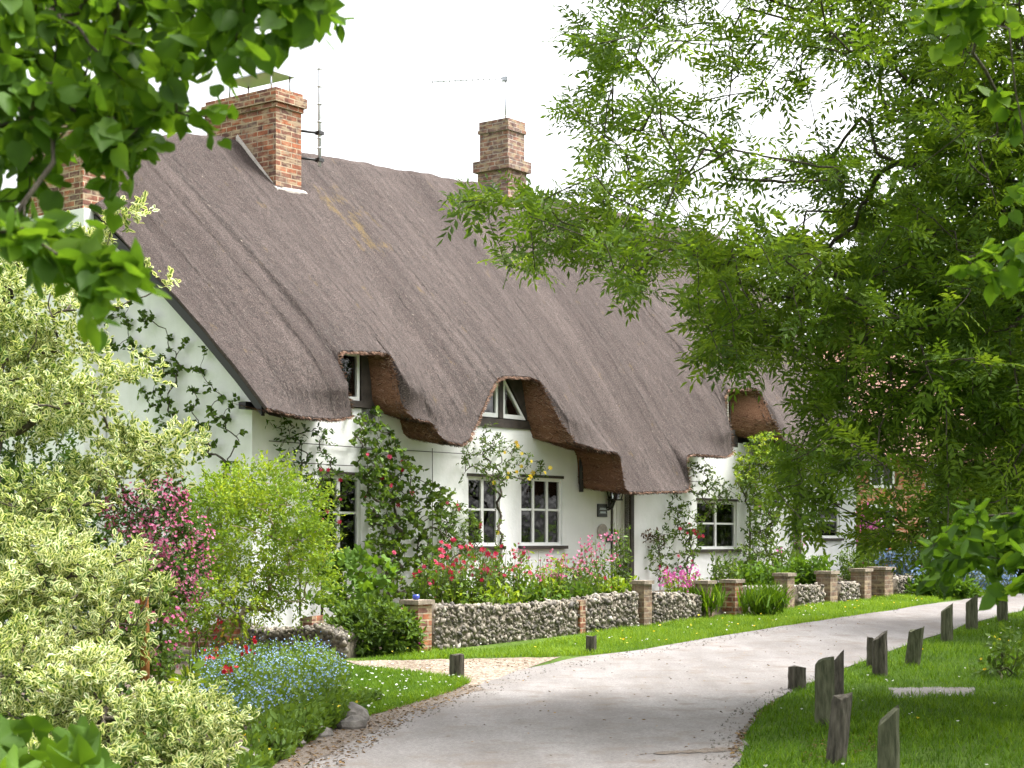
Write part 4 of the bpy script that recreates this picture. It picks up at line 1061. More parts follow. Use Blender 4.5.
wooden_post(824, 846, 764, 699, 693, 'round rotten log post leaning right in front of the touching pair', .10, seed=4)
wooden_post(788, 806, 690, 667, 668, 'short dark chipped stump at the lane edge beside the tall pair', seed=5, name='post_stump')
wooden_post(871, 888, 677, 643, 631, 'slant topped post with a low stub, beyond the touching pair', seed=6)
wooden_post(904, 921, 667, 632, 627, 'slab like post with a pointed top, leaning right, between two upright slanted posts', .12, True, seed=7, depth=.55)
wooden_post(940, 953, 642, 614, 604, 'upright post with a steep slanted top, directly beyond the leaning slab like post', mossy=True, seed=8)
wooden_post(965, 978, 631, 604, 594, 'upright slant topped post, last but one before the lane bends away', mossy=True, seed=9)
wooden_post(997, 1008, 622, 599, 593, 'farthest post of the row where the lane bends away', mossy=True, seed=10)
wooden_post(866, 879, 668, 638, 639, 'low stub hidden behind the slant topped post', seed=13, name='post_stump')
wooden_post(449, 465, 680, 656, 655, 'squat dark stump on the grass patch beside the gravel drive', seed=11, name='post_stump')
wooden_post(585, 597, 653, 636, 635.5, 'squat dark stump on the verge below the flint wall', seed=12, name='post_stump')
# rusty post among the shrubs
b_ = P(145, 700, 12.6); mb = MB(); mb.tube([[b_[0], b_[1], .0], [b_[0], b_[1], .9], [b_[0] - .006, b_[1], CH + (HZ - 596) / F * 12.6]], [.034, .034, .033], 8)
setp(mb.build('rusty_post', M['rust'], None, (b_[0], b_[1], 0)), 'thin rusty brown post standing in the variegated shrub', 'post')

# stones edging the flower bank
def rock(u, v, r, label, seed):
    import bmesh
    c_ = GP(u, v); bm = bmesh.new(); bmesh.ops.create_icosphere(bm, subdivisions=2, radius=1)
    V = np.array([x.co[:] for x in bm.verts]); Fc = [tuple(x.index for x in f.verts) for f in bm.faces]; bm.free()
    d = np.array([1 + .30 * mnoise.noise(Vector(p * .9) + Vector((seed * 7, 0, 0))) + .16 * mnoise.noise(Vector(p * 3.2) + Vector((0, seed * 5, 0))) for p in V])
    V = V * d[:, None] * [r, r * .8, r * .68]; a_ = seed * 1.3
    V = np.stack([V[:, 0] * math.cos(a_) - V[:, 1] * math.sin(a_), V[:, 0] * math.sin(a_) + V[:, 1] * math.cos(a_), V[:, 2]], 1) + c_ + [0, 0, r * .28]
    mb = MB(); mb.add(V, Fc, smooth=False); setp(mb.build('edging_stone', M['stone'], None, c_), label, 'stone', 'stones edging the flower bank')
rock(352, 722, .19, 'large pale rounded rock at the grass corner of the flower bank', 1)
rock(332, 722, .16, 'dark rock leaning against the large pale rounded rock', 2)
rock(352, 730, .13, 'flat rock lying on the lane side of the large pale rock', 3)
rock(302, 738, .17, 'pale rock among green leaves midway along the bank edge', 4)
rock(285, 748, .15, 'brownish rock half hidden by leaves, below the forget-me-nots', 5)
rock(262, 762, .16, 'grey rock at the foot of the variegated mound', 6)
rock(238, 772, .19, 'pale slanting slab of rock nearest the camera by the variegated mound', 7)
rock(320, 738, .11, 'small tan rock between two leafy tufts at the lane side', 8)

# ================================================================== PLANTS
def lobe_points(lobes, n, shell=(.72, 1.05), inner=.2, noisy=.45):
    Lw = []
    for (u, v, Y, ru, rv, ry) in lobes: Lw.append((P(u, v, Y), np.array([ru / F * Y, ry, rv / F * Y])))
    ar = np.array([l[1][0] * l[1][2] for l in Lw]); pick = rng.choice(len(Lw), n * 2, p=ar / ar.sum())
    d = rdir(n * 2); r = np.where(rng.random(n * 2) < inner, .25 + .5 * rng.random(n * 2), shell[0] + (shell[1] - shell[0]) * rng.random(n * 2))
    C = np.array([l[0] for l in Lw])[pick]; R = np.array([l[1] for l in Lw])[pick]
    nz = np.array([mnoise.noise(Vector((C[i] + d[i] * R[i]) * 2.3)) for i in range(n * 2)])
    pts = C + d * R * (r * (1 + noisy * nz))[:, None]
    deep = np.full(n * 2, 9.0)
    for c_, R_ in Lw: deep = np.minimum(deep, np.linalg.norm((pts - c_) / R_, axis=1))
    ok = deep > rng.random(n * 2) * .75
    pts, d = pts[ok][:n], d[ok][:n]
    return pts, d

def shrub(name, label, cat, lobes, n, tmpl, m_, size, k=10, length=.18, stem='stem', base=None, r_tip=.004, nstem=70, flowers=None, group=None, up=.4, droop=.15, seedt=.5, part='foliage', flat=.6, minz=None, inner=.2, var=.3):
    pts, d = lobe_points(lobes, n, inner=inner)
    if minz is not None:
        okz = pts[:, 2] > g(0, pts[:, 1]) + minz; pts, d = pts[okz], d[okz]
    if base is None:
        c_ = P(*lobes[0][:3]); base = np.array([c_[0], c_[1], float(g(0, c_[1]))])
    th = thing(name, label, cat, base, 0, group)
    dirs = unit(d + UP * up + rng.normal(0, .35, d.shape))
    t0 = seedt + np.array([.42 * mnoise.noise(Vector(p * 1.7)) for p in pts]) + rng.normal(0, .1, len(pts))
    leaf_obj(part, [spray(tmpl, pts, dirs, k, length, size, t0, droop, flat=flat, var=var)], M[m_], th)
    if nstem:
        idx = rng.choice(len(pts), min(nstem, len(pts)), replace=False); A = pts[idx]
        tr = [base + [0, 0, -.05], base + (A.mean(0) - base) * .12, base + (A.mean(0) - base) * .3]
        nd, pr, pa, _ = grow(tr, A, .3, 4, .05); wood(nd, pr, pa, r_tip, .45, 4).build('stems', M[stem], th)
    if flowers:
        fm, ft, fn, fs, cl, rad, filt = flowers
        cand = np.arange(len(pts)) if filt is None else np.nonzero(filt(pts))[0]
        idx = rng.choice(cand, min(fn, len(cand)), replace=False)
        c_ = np.repeat(pts[idx] + dirs[idx] * length * .7, cl, 0) + rng.normal(0, rad, (len(idx) * cl, 3))
        dd = unit(np.repeat(dirs[idx], cl, 0) + np.array([.25, -.75, .25]) + rng.normal(0, .4, c_.shape))
        leaf_obj('blossoms', [leaves(ft, c_, np.cross(dd, rdir(len(c_))), dd, fs * (.7 + .6 * rng.random(len(c_))), np.clip(rng.normal(.5, .22, len(c_)), 0, 1))], M[fm], th)
    return th

# --- big variegated shrubs on the left
VK = dict(stem='bark', r_tip=.006, inner=.03)
def breakup(lobes, k=5):                  # a shrub of many separate leafy tiers rather than a few smooth mounds
    out_ = []
    for (u, v, Y, ru, rv, ry) in lobes:
        for _ in range(k):
            d_ = rdir(1)[0]; r_ = .45 + .45 * random.random(); f_ = .34 + .22 * random.random()
            out_.append((u + d_[0] * ru * r_, v + d_[2] * rv * r_, Y + d_[1] * ry * r_ - .1, ru * f_ * 1.1, max(rv, .5 * ru) * f_ * .55, ry * f_))
    return out_
shrub('variegated_shrub', 'tall cream edged variegated shrub rising in front of the white gable', 'shrub',
      breakup([(40, 335, 14.6, 72, 55, .9), (85, 398, 14.3, 72, 34, .6), (15, 400, 14.4, 60, 42, .7), (140, 446, 14.3, 48, 13, .45), (75, 292, 15, 30, 22, .4), (35, 497, 13.8, 78, 24, .6), (108, 478, 14.1, 40, 12, .4), (90, 255, 15.2, 22, 18, .3), (28, 262, 15.2, 30, 24, .4), (120, 218, 15.3, 18, 13, .25), (160, 280, 15.2, 8, 10, .2)]),
      900, T_VAR, 'varieg', .060, 16, .20, base=np.array([-4.3, 14.6, 0]), nstem=110, up=.5, **VK)
shrub('variegated_shrub', 'middle tier of the variegated shrub with drooping cream edged sprays below the pink weigela', 'shrub',
      breakup([(50, 566, 12.8, 75, 26, .6), (120, 590, 12.4, 42, 15, .4), (20, 612, 12.4, 66, 30, .6), (95, 625, 12.3, 34, 22, .4), (20, 540, 13.0, 50, 18, .5)]),
      560, T_VAR, 'varieg', .056, 16, .17, base=np.array([-3.9, 12.7, 0]), nstem=80, up=.35, **VK)
shrub('variegated_shrub', 'low variegated mound spilling beside the lane, below the rusty post', 'shrub',
      breakup([(125, 712, 10.6, 66, 34, .6), (176, 730, 10.6, 42, 32, .5), (55, 700, 10.9, 62, 34, .6), (15, 655, 11.2, 50, 28, .5), (90, 668, 11.0, 40, 15, .4), (186, 765, 10.3, 30, 26, .45), (110, 775, 9.9, 100, 30, .7)]),
      900, T_VAR, 'varieg', .052, 16, .14, base=np.array([-2.6, 10.7, 0]), nstem=90, up=.5, minz=-.05, seedt=.55, **VK)
shrub('green_bush', 'dark green leafy bush growing through the tall variegated shrub', 'bush',
      [(10, 540, 15.0, 80, 70, .6), (80, 540, 15.4, 50, 50, .5), (50, 630, 13.6, 90, 50, .5), (20, 450, 15.6, 60, 70, .5), (60, 720, 11.6, 80, 50, .4)], 1500, T_OVAL, 'dark', .06, 11, .2, base=np.array([-4.7, 15.8, 0]), nstem=60)
shrub('weigela_bush', 'weigela bush covered in pink blossom behind the rusty post', 'flowering shrub',
      [(162, 540, 14.2, 30, 46, .4), (135, 512, 14.4, 24, 22, .35), (184, 562, 14.3, 15, 30, .3), (160, 595, 14, 24, 26, .3), (165, 500, 14.4, 16, 14, .25), (190, 530, 14.2, 10, 8, .2)], 430, T_OVAL, 'dark', .045, 9, .13, base=np.array([-2.9, 14.2, .05]), inner=.4,
      flowers=('pink', T_FLOWER, 230, .027, 9, .038, None))
shrub('weigela_bush', 'small sprays of pink weigela blossom hanging beside the rusty post', 'flowering shrub',
      [(150, 640, 13.6, 22, 40, .3), (135, 650, 13.4, 18, 26, .3), (165, 620, 14, 14, 20, .2)], 260, T_OVAL, 'mid', .05, 9, .16, base=np.array([-3.0, 13.6, .1]), flowers=('pink', T_FLOWER, 40, .04, 6, .035, None), nstem=30)
shrub('spirea_bush', 'yellow green twiggy bush below the corner of the white cottage', 'bush',
      [(250, 545, 21.2, 62, 62, .9), (285, 520, 21.4, 36, 40, .6), (215, 520, 21.0, 40, 38, .6), (300, 570, 21.4, 30, 40, .5), (225, 590, 20.8, 52, 40, .7), (250, 490, 21.6, 40, 24, .5), (185, 590, 20, 26, 40, .5)],
      2000, T_OVAL, 'fresh', .055, 11, .24, stem='drystem', base=np.array([-3.3, 21.0, .1]), r_tip=.006, nstem=170, up=.6, droop=.25, seedt=.45)
shrub('leafy_bush', 'rounded dark green bush left of the red brick pier', 'bush',
      [(372, 632, 22.6, 40, 24, .5), (350, 638, 22.4, 26, 18, .4), (395, 630, 22.8, 20, 18, .35)], 520, T_OVAL, 'mid', .09, 9, .16, base=GP(372, 652), nstem=40, up=.7, seedt=.45,
      flowers=('magenta', T_FLOWER, 9, .04, 1, .02, None))
# big soft leaves in the bottom left corner
def hollyhock(label, u, v, Y, n, size, spreadpx, name='hollyhock_plant'):
    base = np.array([P(u, v, Y)[0], Y, 0.0]); th = thing(name, label, 'plant', base)
    q_ = sample_poly([(u - spreadpx[0], v - spreadpx[1]), (u + spreadpx[0], v - spreadpx[1] * .45), (u + spreadpx[0], v + spreadpx[1]), (u - spreadpx[0], v + spreadpx[1])], n)
    A = np.array([P(a_, c_, Y + rng.normal(0, .22)) for a_, c_ in q_])
    out_ = unit((A - base) * [1, 1, .25] + rng.normal(0, .3, (n, 3))); nr = unit(UP * .9 + np.array([0, -.55, 0]) + rng.normal(0, .35, (n, 3)))
    leaf_obj('foliage', [leaves(T_LOBED, A, out_, nr, size * (.7 + .6 * rng.random(n)), np.clip(rng.normal(.55, .2, n), 0, 1))], M['big'], th)
    mb = MB()
    for a_ in A:
        m_ = (base + a_) / 2 + [0, 0, .05]; mb.tube([base + rng.normal(0, .05, 3) * [1, 1, 0], m_, a_], [.012, .009, .006], 5)
    mb.build('stems', M['big'], th); return th
hollyhock('large soft lobed leaves of a hollyhock in the bottom left corner', 38, 786, 6.0, 64, .17, (70, 62))

# forget-me-nots: nobody could count them
def carpet(name, label, poly_px, n, hrange, m_leaf, m_fl, nfl, leafsize, fsize, hfun, tm=T_OVAL):
    W_ = np.array([GP(u, v)[:2] for u, v in poly_px]); p = sample_poly(W_, n); z = hfun(p)
    hh = hrange[0] + (hrange[1] - hrange[0]) * rng.random(n)
    nzv = np.array([mnoise.noise((a_ * 1.5, c_ * 1.5, 4.)) for a_, c_ in p]); hh = hh * (1 + .35 * nzv)
    pos = np.column_stack([p, z + hh * rng.random(n)])
    pk = [leaves(tm, pos, unit(rdir(n) + UP * .8), unit(rdir(n) + UP * .5), leafsize * (.6 + .8 * rng.random(n)), .62 + .3 * nzv + rng.normal(0, .15, n))]
    if nfl:
        c_ = p[:nfl] + rng.normal(0, .02, (nfl, 2)); pos = np.column_stack([c_, z[:nfl] + hh[:nfl] * (.85 + .3 * rng.random(nfl))])
        dd = unit(UP * .7 + np.array([0, -.7, 0]) + rng.normal(0, .45, (nfl, 3)))
        f_ = leaves(T_FLOWER, pos, np.cross(dd, rdir(nfl)), dd, fsize * (.7 + .6 * rng.random(nfl)), np.clip(rng.normal(.5, .25, nfl), 0, 1)); f_['m'] = 1; pk.append(f_)
    setp(leaf_obj(name, pk, [M[m_leaf], M[m_fl]]), label, 'flowers' if nfl else 'plants', kind='stuff')
carpet('forget_me_nots', 'blue haze of forget-me-nots on the bank by the lane', [(185, 735), (192, 685), (245, 668), (300, 668), (345, 676), (350, 700), (318, 724), (270, 744), (215, 760)], 12000, (.10, .28), 'mid', 'blue', 3300, .055, .020, bank_h)
carpet('bank_greenery', 'low green weeds and leaves along the flower bank', [(235, 780), (262, 752), (300, 732), (340, 712), (372, 704), (352, 722), (312, 742), (272, 768), (225, 810)], 4200, (.05, .15), 'mid', 'yellow', 60, .075, .03, bank_h)
carpet('border_greenery', 'low green planting filling the border behind the flint wall', [], 0, (0, 0), 'mid', 'blue', 0, .06, .03, None) if False else None

def tuft(name, label, u, v, n, h, m_, spreadm, tm=T_OVAL, hfun=None, flowers=None, wid=None, group=None, Y=None, lean=.5, cat='plant'):
    base = GP(u, v) if Y is None else P(u, v, Y)
    if hfun is not None: base[2] = float(hfun(base[None])[0])
    th = thing(name, label, cat, base, 0, group)
    ns = max(6, n // 12); a_ = rng.random(ns) * 2 * math.pi; rr = np.sqrt(rng.random(ns)) * spreadm
    tips = base + np.stack([np.cos(a_) * rr * 1.4, np.sin(a_) * rr * 1.4, h * (.6 + .5 * rng.random(ns)) * (1 - .3 * (rr / spreadm) ** 2)], 1)
    st = base + (tips - base) * [.35, .35, 0]
    mb = MB(); 
    for p0, p1 in zip(st, tips): mb.tube([p0, (p0 + p1) / 2 + rng.normal(0, .015, 3) + [0, 0, h * .08], p1], [.006, .005, .003], 4)
    mb.build('stems', M['stem'], th)
    k = max(4, n // ns); t = rng.random((ns, k)) ** .8; pos = st[:, None] + (tips - st)[:, None] * t[..., None]
    pos = pos.reshape(-1, 3) + rng.normal(0, spreadm * .12, (ns * k, 3)) * [1, 1, .5]
    sz = wid or h * .2
    leaf_obj('foliage', [leaves(tm, pos, unit(rdir(ns * k) + UP * lean), unit(UP + rdir(ns * k) * .8), sz * (.6 + .7 * rng.random(ns * k)) * (1.25 - .5 * t.ravel()), rng.normal(.5, .2, ns * k))], M[m_], th)
    if flowers:
        fm, ft, fs, cl, rad = flowers[:5]; nt_ = flowers[5] if len(flowers) > 5 else ns
        sel = rng.choice(ns, min(nt_, ns), replace=False)
        c_ = np.repeat(tips[sel], cl, 0) + rng.normal(0, rad, (len(sel) * cl, 3)); dd = unit(np.array([.15, -.8, .5]) + rng.normal(0, .45, c_.shape))
        leaf_obj('blossoms', [leaves(ft, c_, np.cross(dd, rdir(len(c_))), dd, fs * (.7 + .6 * rng.random(len(c_))), np.clip(rng.normal(.5, .25, len(c_)), 0, 1))], M[fm], th)
    return th
WF = 'wallflowers among the forget-me-nots'
for (u, v, lab, c_) in ((214, 672, 'crimson wallflower tallest among the forget-me-nots, before the brick wall', 'red'), (222, 690, 'scarlet wallflower in the middle of the forget-me-nots', 'red'),
                        (251, 692, 'single orange red wallflower on the right of the blue patch', 'red'), (239, 712, 'dark red wallflower low at the front of the blue patch', 'red'), (200, 660, 'orange wallflower against the old brick wall', 'red'), (233, 668, 'small yellow wallflower beside the crimson one', 'yellow')):
    tuft('wallflower', lab, u, v, 60, .46 if c_ == 'red' else .36, 'mid', .12, hfun=bank_h, flowers=(c_, T_FLOWER, .045, 4, .03, 3), group=WF, wid=.06, cat='flower')
tuft('leafy_stem_plant', 'tall upright leafy stem right of the rusty post', 192, 722, 46, .62, 'fresh', .05, wid=.16, hfun=bank_h, Y=None)
tuft('leafy_stem_plant', 'second upright leafy stem with purple stalk before the blue flowers', 165, 715, 46, .62, 'fresh', .05, wid=.16, hfun=bank_h)
for i, (u, v, h, lab) in enumerate(((303, 744, .17, 'bright green leafy tuft beside the lane, right of the brownish rock'), (330, 731, .14, 'leafy tuft between the dark rock and the pale rock'), (272, 762, .18, 'leafy tuft nearest the camera on the lane edge'), (366, 706, .13, 'low tuft behind the large pale rock'), (290, 724, .22, 'yellow green spurge at the front of the forget-me-nots'))):
    tuft('leafy_tuft', lab, u, v, 120, h, 'mid' if i != 4 else 'fresh', .14, hfun=bank_h, wid=.085, group='leafy tufts along the flower bank', lean=1.0)

# --- border behind the flint wall
BG = 'border plants behind the flint wall'
def border(name, label, u, v0, hgt, n, m_, spread_, flowers=None, wid=.085, o=1.75, tm=T_OVAL, cat='flowering plant', lean=.5):
    s = HS(u, o); b_ = HW(s, -o, 0); b_[2] = float(garden_h(b_[None])[0])
    th_ = tuft(name, label, u, v0, n, hgt, m_, spread_, tm, None, flowers, wid, BG, b_[1], lean, cat) if False else None
    global GPB
    base = b_
    th = thing(name, label, cat, base, 0, BG)
    ns = max(10, n // 14); a_ = rng.random(ns) * 2 * math.pi; rr = np.sqrt(rng.random(ns)) * spread_
    tips = base + ((np.cos(a_) * rr * 1.3)[:, None] * np.append(DX, 0) + (np.sin(a_) * np.minimum(rr, .33) * .9)[:, None] * np.append(NX, 0) + (hgt * (.5 + .5 * rng.random(ns)))[:, None] * UP); st = base + (tips - base) * [.75, .75, 0]
    mb = MB()
    for p0, p1 in list(zip(st, tips))[::2]: mb.tube([p0, (p0 + p1) / 2 + rng.normal(0, .03, 3), p1], [.006, .005, .003], 4)
    mb.build('stems', M['stem'], th)
    k = 22; t = rng.random((ns, k)) ** 1.35 * .97; pos = st[:, None] + (tips - st)[:, None] * t[..., None]
    pos = pos.reshape(-1, 3) + rng.normal(0, min(spread_, .45) * .16, (ns * k, 3)) * [1, 1, .6]
    nzt = np.array([.25 * mnoise.noise(Vector(p * 2.5)) for p in pos])
    leaf_obj('foliage', [leaves(tm, pos, unit(rdir(ns * k) + UP * lean), unit(UP + rdir(ns * k) * .8), wid * (.6 + .7 * rng.random(ns * k)), .5 + nzt + rng.normal(0, .16, ns * k))], M[m_], th)
    if flowers:
        fm, ft, fs, cl, rad, nt_ = flowers; sel = rng.choice(ns, min(nt_, ns), replace=False)
        c_ = np.repeat(tips[sel], cl, 0) + rng.normal(0, rad, (len(sel) * cl, 3)); dd = unit(np.array([.15, -.8, .4]) + rng.normal(0, .45, c_.shape))
        leaf_obj('blossoms', [leaves(ft, c_, np.cross(dd, rdir(len(c_))), dd, fs * (.7 + .6 * rng.random(len(c_))), np.clip(rng.normal(.5, .25, len(c_)), 0, 1))], M[fm], th)
    return th
border('rose_bush', 'red rose bush above the left end of the flint wall, beside the brick pier', 438, 600, .95, 900, 'mid', .42, ('rose', T_ROSE, .085, 1, .04, 24))
border('rose_bush', 'red rose bush below the window with two lights', 468, 600, 1.15, 1100, 'mid', .5, ('rose', T_ROSE, .085, 1, .04, 34))
border('rose_bush', 'rose bush with small red blooms below the gap between the ground floor windows', 505, 600, 1.0, 900, 'mid', .45, ('rose', T_ROSE, .075, 1, .04, 30))
border('valerian_plant', 'pink valerian with airy flower heads below the window with three lights', 540, 600, .95, 620, 'fresh', .42, ('pink', T_FLOWER, .04, 5, .04, 26))
border('valerian_plant', 'pink valerian below the sill end nearest the downpipe', 572, 600, .85, 620, 'mid', .42, ('pink', T_FLOWER, .04, 5, .04, 24))
border('valerian_plant', 'pale pink valerian standing tall in front of the oval plaque', 600, 600, 1.15, 420, 'mid', .36, ('pink', T_FLOWER, .045, 8, .05, 14))
border('leafy_clump', 'low bright green clump behind the flint wall between the rose bushes', 486, 600, .50, 900, 'fresh', .7, None, .11, 1.95, cat='plant')
border('leafy_clump', 'low green clump behind the flint wall below the valerian', 550, 600, .48, 900, 'big', .75, None, .10, 1.95, cat='plant')
border('leafy_clump', 'spiky grey green clump behind the narrow brick strip in the wall', 578, 600, .55, 700, 'mid', .45, ('red', T_ROSE, .12, 1, .02, 2), .13, 1.95, T_BLADE, 'plant', 1.4)
border('leafy_clump', 'bright green clump behind the capped pier before the doorway', 610, 600, .5, 700, 'fresh', .5, ('rose', T_ROSE, .09, 1, .02, 3), .10, 1.95, cat='plant')
border('columnar_plant', 'narrow upright green plant growing beside the dark door post', 622, 600, 1.35, 420, 'mid', .16, None, .08, 1.0, cat='plant')
border('magenta_flowers', 'low cushion of bright magenta flowers on top of the flint wall', 680, 600, .48, 420, 'fresh', .34, ('magenta', T_FLOWER, .05, 7, .05, 30), .06, 2.05)
border('leafy_clump', 'broad leaved green clump behind the far flint wall below the wisteria', 765, 600, .55, 900, 'big', .8, None, .13, 1.9, cat='plant')
border('leafy_clump', 'broad leaved green clump behind the second pier of the far flint wall', 812, 600, .62, 600, 'big', .5, None, .15, 1.9, T_OVAL, 'plant')
border('foxglove_clump', 'purple flowered clump beside the second door', 790, 600, .95, 500, 'mid', .35, ('magenta', T_FLOWER, .05, 3, .04, 8), .08, 1.2)
border('leafy_clump', 'fresh green clump before the last capped pier of the far wall', 856, 600, .75, 500, 'mid', .4, None, .09, 1.6, cat='plant')
border('leafy_clump', 'green clump growing in the gate gap between the two flint walls', 726, 600, .85, 500, 'mid', .3, None, .09, 1.9, cat='plant')
def verge_tuft(u, v, label):
    tuft('long_grass_tuft', label, u, v, 500, .42, 'grass', .40, T_BLADE, wid=.34, group='tufts of long grass on the verge', lean=2.0)
verge_tuft(762, 616, 'tall tuft of long grass in front of the far flint wall'); verge_tuft(700, 618, 'small tuft of long grass at the foot of the wall by the gate gap')

# --- climbers on the cottage
CG = 'climbing plants on the cottage walls'
def climber(label, poly, n, root, m_='mid', tm=T_OVAL, size=.06, k=8, dens=None, o=(.04, .22), plane='front', flowers=None, length=.16, r_tip=.004, name='climbing_rose', seedt=.5, extra=0):
    q_ = sample_poly(poly, n, dens)
    A = []
    for (u, v) in q_:
        oo = o[0] + (o[1] - o[0]) * random.random()
        if plane == 'front':
            s, z = HZV(u, v, oo); A.append(HW(s, -oo, z))
        else:                            # gable plane s = -oo
            kx = (u - 512) / F; B = C0 - DX * oo; t = (kx * B[1] - B[0]) / (NX[0] - kx * NX[1]); Y = B[1] + NX[1] * t
            A.append(HW(-oo, t, CH + (HZ - v) / F * Y))
    A = np.array(A)
    if plane == 'front': s = HS(root[0], .1); rb = HW(s, -.1, .5)
    else:
        kx = (root[0] - 512) / F; B = C0 - DX * .1; t = (kx * B[1] - B[0]) / (NX[0] - kx * NX[1]); rb = HW(-.1, t, .3)
    zlow = A[:, 2].min(); tr = [rb, rb + [0, 0, max(.15, (zlow - rb[2]) * .4)], rb + [0, 0, max(.3, (zlow - rb[2]) * .8)]]
    th = thing(name, label, 'climbing plant', rb, 0, CG)
    nd, pr, pa, tips = grow(tr, A, .3, 4, .06); wood(nd, pr, pa, r_tip, .42, 4, .035).build('stems', M['bark' if name != 'vine' else 'stem'], th)
    outv = np.append(-NX, 0.0) if plane == 'front' else np.append(-DX, 0.0)
    dirs = np.zeros_like(A)
    for i, path in tips: dirs[i] = nd[path[-1]] - nd[path[-2]]
    dirs = unit(unit(dirs) + outv * .35 + rng.normal(0, .35, A.shape) - UP * .1)
    t0 = seedt + np.array([.3 * mnoise.noise(Vector(p * 1.9)) for p in A]) + rng.normal(0, .12, n)
    pk = [spray(tm, A - dirs * length * .4, dirs, k, length, size, t0, .25, flat=.3)]
    leaf_obj('foliage', pk, M[m_], th)
    if flowers:
        fm, ft, fn, fs = flowers[:4]; cand = np.arange(n)
        if len(flowers) > 4: cand = np.nonzero(in_poly(flowers[4], q_))[0]
        idx = rng.choice(cand, min(fn, len(cand)), replace=False)
        c_ = A[idx] + outv * .10 + rng.normal(0, .05, (len(idx), 3)); dd = unit(outv + np.array([-.2, -.5, .1]) + rng.normal(0, .35, c_.shape))
        leaf_obj('blossoms', [leaves(ft, c_, np.cross(dd, rdir(len(c_))), dd, fs * (.7 + .5 * rng.random(len(c_))), np.clip(rng.normal(.5, .25, len(c_)), 0, 1))], M[fm], th)
    return th
climber('sparse climbing rose with bare stems on the white gable wall', [(108, 305), (150, 290), (180, 330), (205, 345), (235, 390), (243, 420), (240, 470), (248, 515), (205, 520), (170, 500), (150, 400), (110, 345)], 110, (222, 560), 'mid', T_ROUND, .062, 10, plane='gable', seedt=.45,
        dens=lambda u, v: np.where(np.abs((v - 300) - (u - 110) * 1.25) < 45, 1, .25))
climber('dark leaved climber hanging below the eave at the cottage corner', [(268, 418), (300, 420), (330, 425), (335, 470), (318, 520), (300, 500), (290, 470), (272, 450)], 75, (300, 560), 'dark', T_OVAL, .07, 6)
climber('leafy climber with red roses half covering the leftmost ground floor window', [(305, 470), (352, 472), (350, 492), (342, 510), (338, 545), (306, 550)], 120, (322, 590), 'mid', T_OVAL, .065, 8, flowers=('rose', T_ROSE, 7, .07), o=(.1, .35))
climber('big climbing rose with twisted trunk between the first two ground floor windows', [(352, 412), (378, 410), (400, 440), (425, 480), (452, 490), (455, 530), (440, 600), (395, 600), (372, 560), (362, 490), (350, 440)], 440, (388, 610), 'mid', T_ROUND, .062, 8, o=(.06, .55),
        flowers=('rose', T_ROSE, 14, .08), r_tip=.005, dens=lambda u, v: np.where(v > 450, 1, .6))
climber('climbing rose with yellow blooms arching over the window with two lights', [(462, 440), (492, 420), (512, 445), (535, 455), (548, 470), (530, 482), (505, 480), (500, 520), (506, 560), (492, 575), (498, 500), (480, 470), (462, 478)], 170, (500, 600), 'mid', T_OVAL, .055, 8, o=(.05, .3),
        flowers=('yellow', T_ROSE, 16, .09, [(495, 440), (560, 440), (560, 560), (480, 560)]))
climber('trailing rose shoots round the lower left of the window with two lights', [(436, 500), (470, 500), (480, 530), (478, 560), (440, 560)], 130, (455, 600), 'mid', T_OVAL, .06, 8, flowers=('rose', T_ROSE, 10, .075))
climber('red climbing rose on the wall between the thatched hood and the window beyond it', [(655, 540), (668, 500), (684, 460), (706, 456), (712, 470), (735, 490), (742, 502), (722, 508), (708, 515), (700, 545), (690, 580), (655, 580), (648, 560)], 260, (690, 600), 'mid', T_OVAL, .07, 8, o=(.05, .4),
        flowers=('rose', T_ROSE, 14, .09))
climber('dense wisteria climbing to the eave beside the second door', [(738, 470), (752, 435), (775, 430), (790, 445), (782, 500), (776, 540), (800, 575), (745, 580), (742, 545), (750, 510)], 420, (762, 600), 'mid', T_OVAL, .085, 9, o=(.1, .7), seedt=.55, name='wisteria',
        flowers=('magenta', T_FLOWER, 5, .08))
climber('pale green new growth at the eave end beside the far dormer', [(735, 452), (750, 440), (765, 432), (780, 440), (770, 462), (748, 480), (738, 500)], 120, (750, 600), 'fresh', T_OVAL, .08, 9, o=(.3, .9), name='wisteria')
climber('small leafed bare rose with brown buds right of the door', [(642, 530), (655, 528), (662, 545), (645, 545)], 18, (660, 600), 'litter', T_OVAL, .07, 5)
# vine with broad leaves below the leftmost window
vb = HW(HS(352, 1.0), -1.0, .35); th = thing('grape_vine', 'broad leaved vine below the leftmost ground floor window', 'plant', vb)
q_ = sample_poly([(322, 556), (352, 545), (378, 560), (384, 590), (372, 606), (330, 608), (322, 590)], 150); A = np.array([HW(HZV(u, v, 1.0)[0], -1.0 + rng.normal(0, .2), HZV(u, v, 1.0)[1]) for u, v in q_])
nd, pr, pa, _ = grow([vb, vb + [0, 0, .2]], A[:50], .3, 4, .05); wood(nd, pr, pa, .005, .45, 5, .02).build('stems', M['stem'], th)
leaf_obj('foliage', [leaves(T_LOBED, A, unit(rdir(150) + [.2, -.2, -.6]), unit(np.array([.3, -.8, .5]) + rng.normal(0, .4, (150, 3))), .19 * (.6 + .7 * rng.random(150)), rng.normal(.6, .2, 150))], M['big'], th)

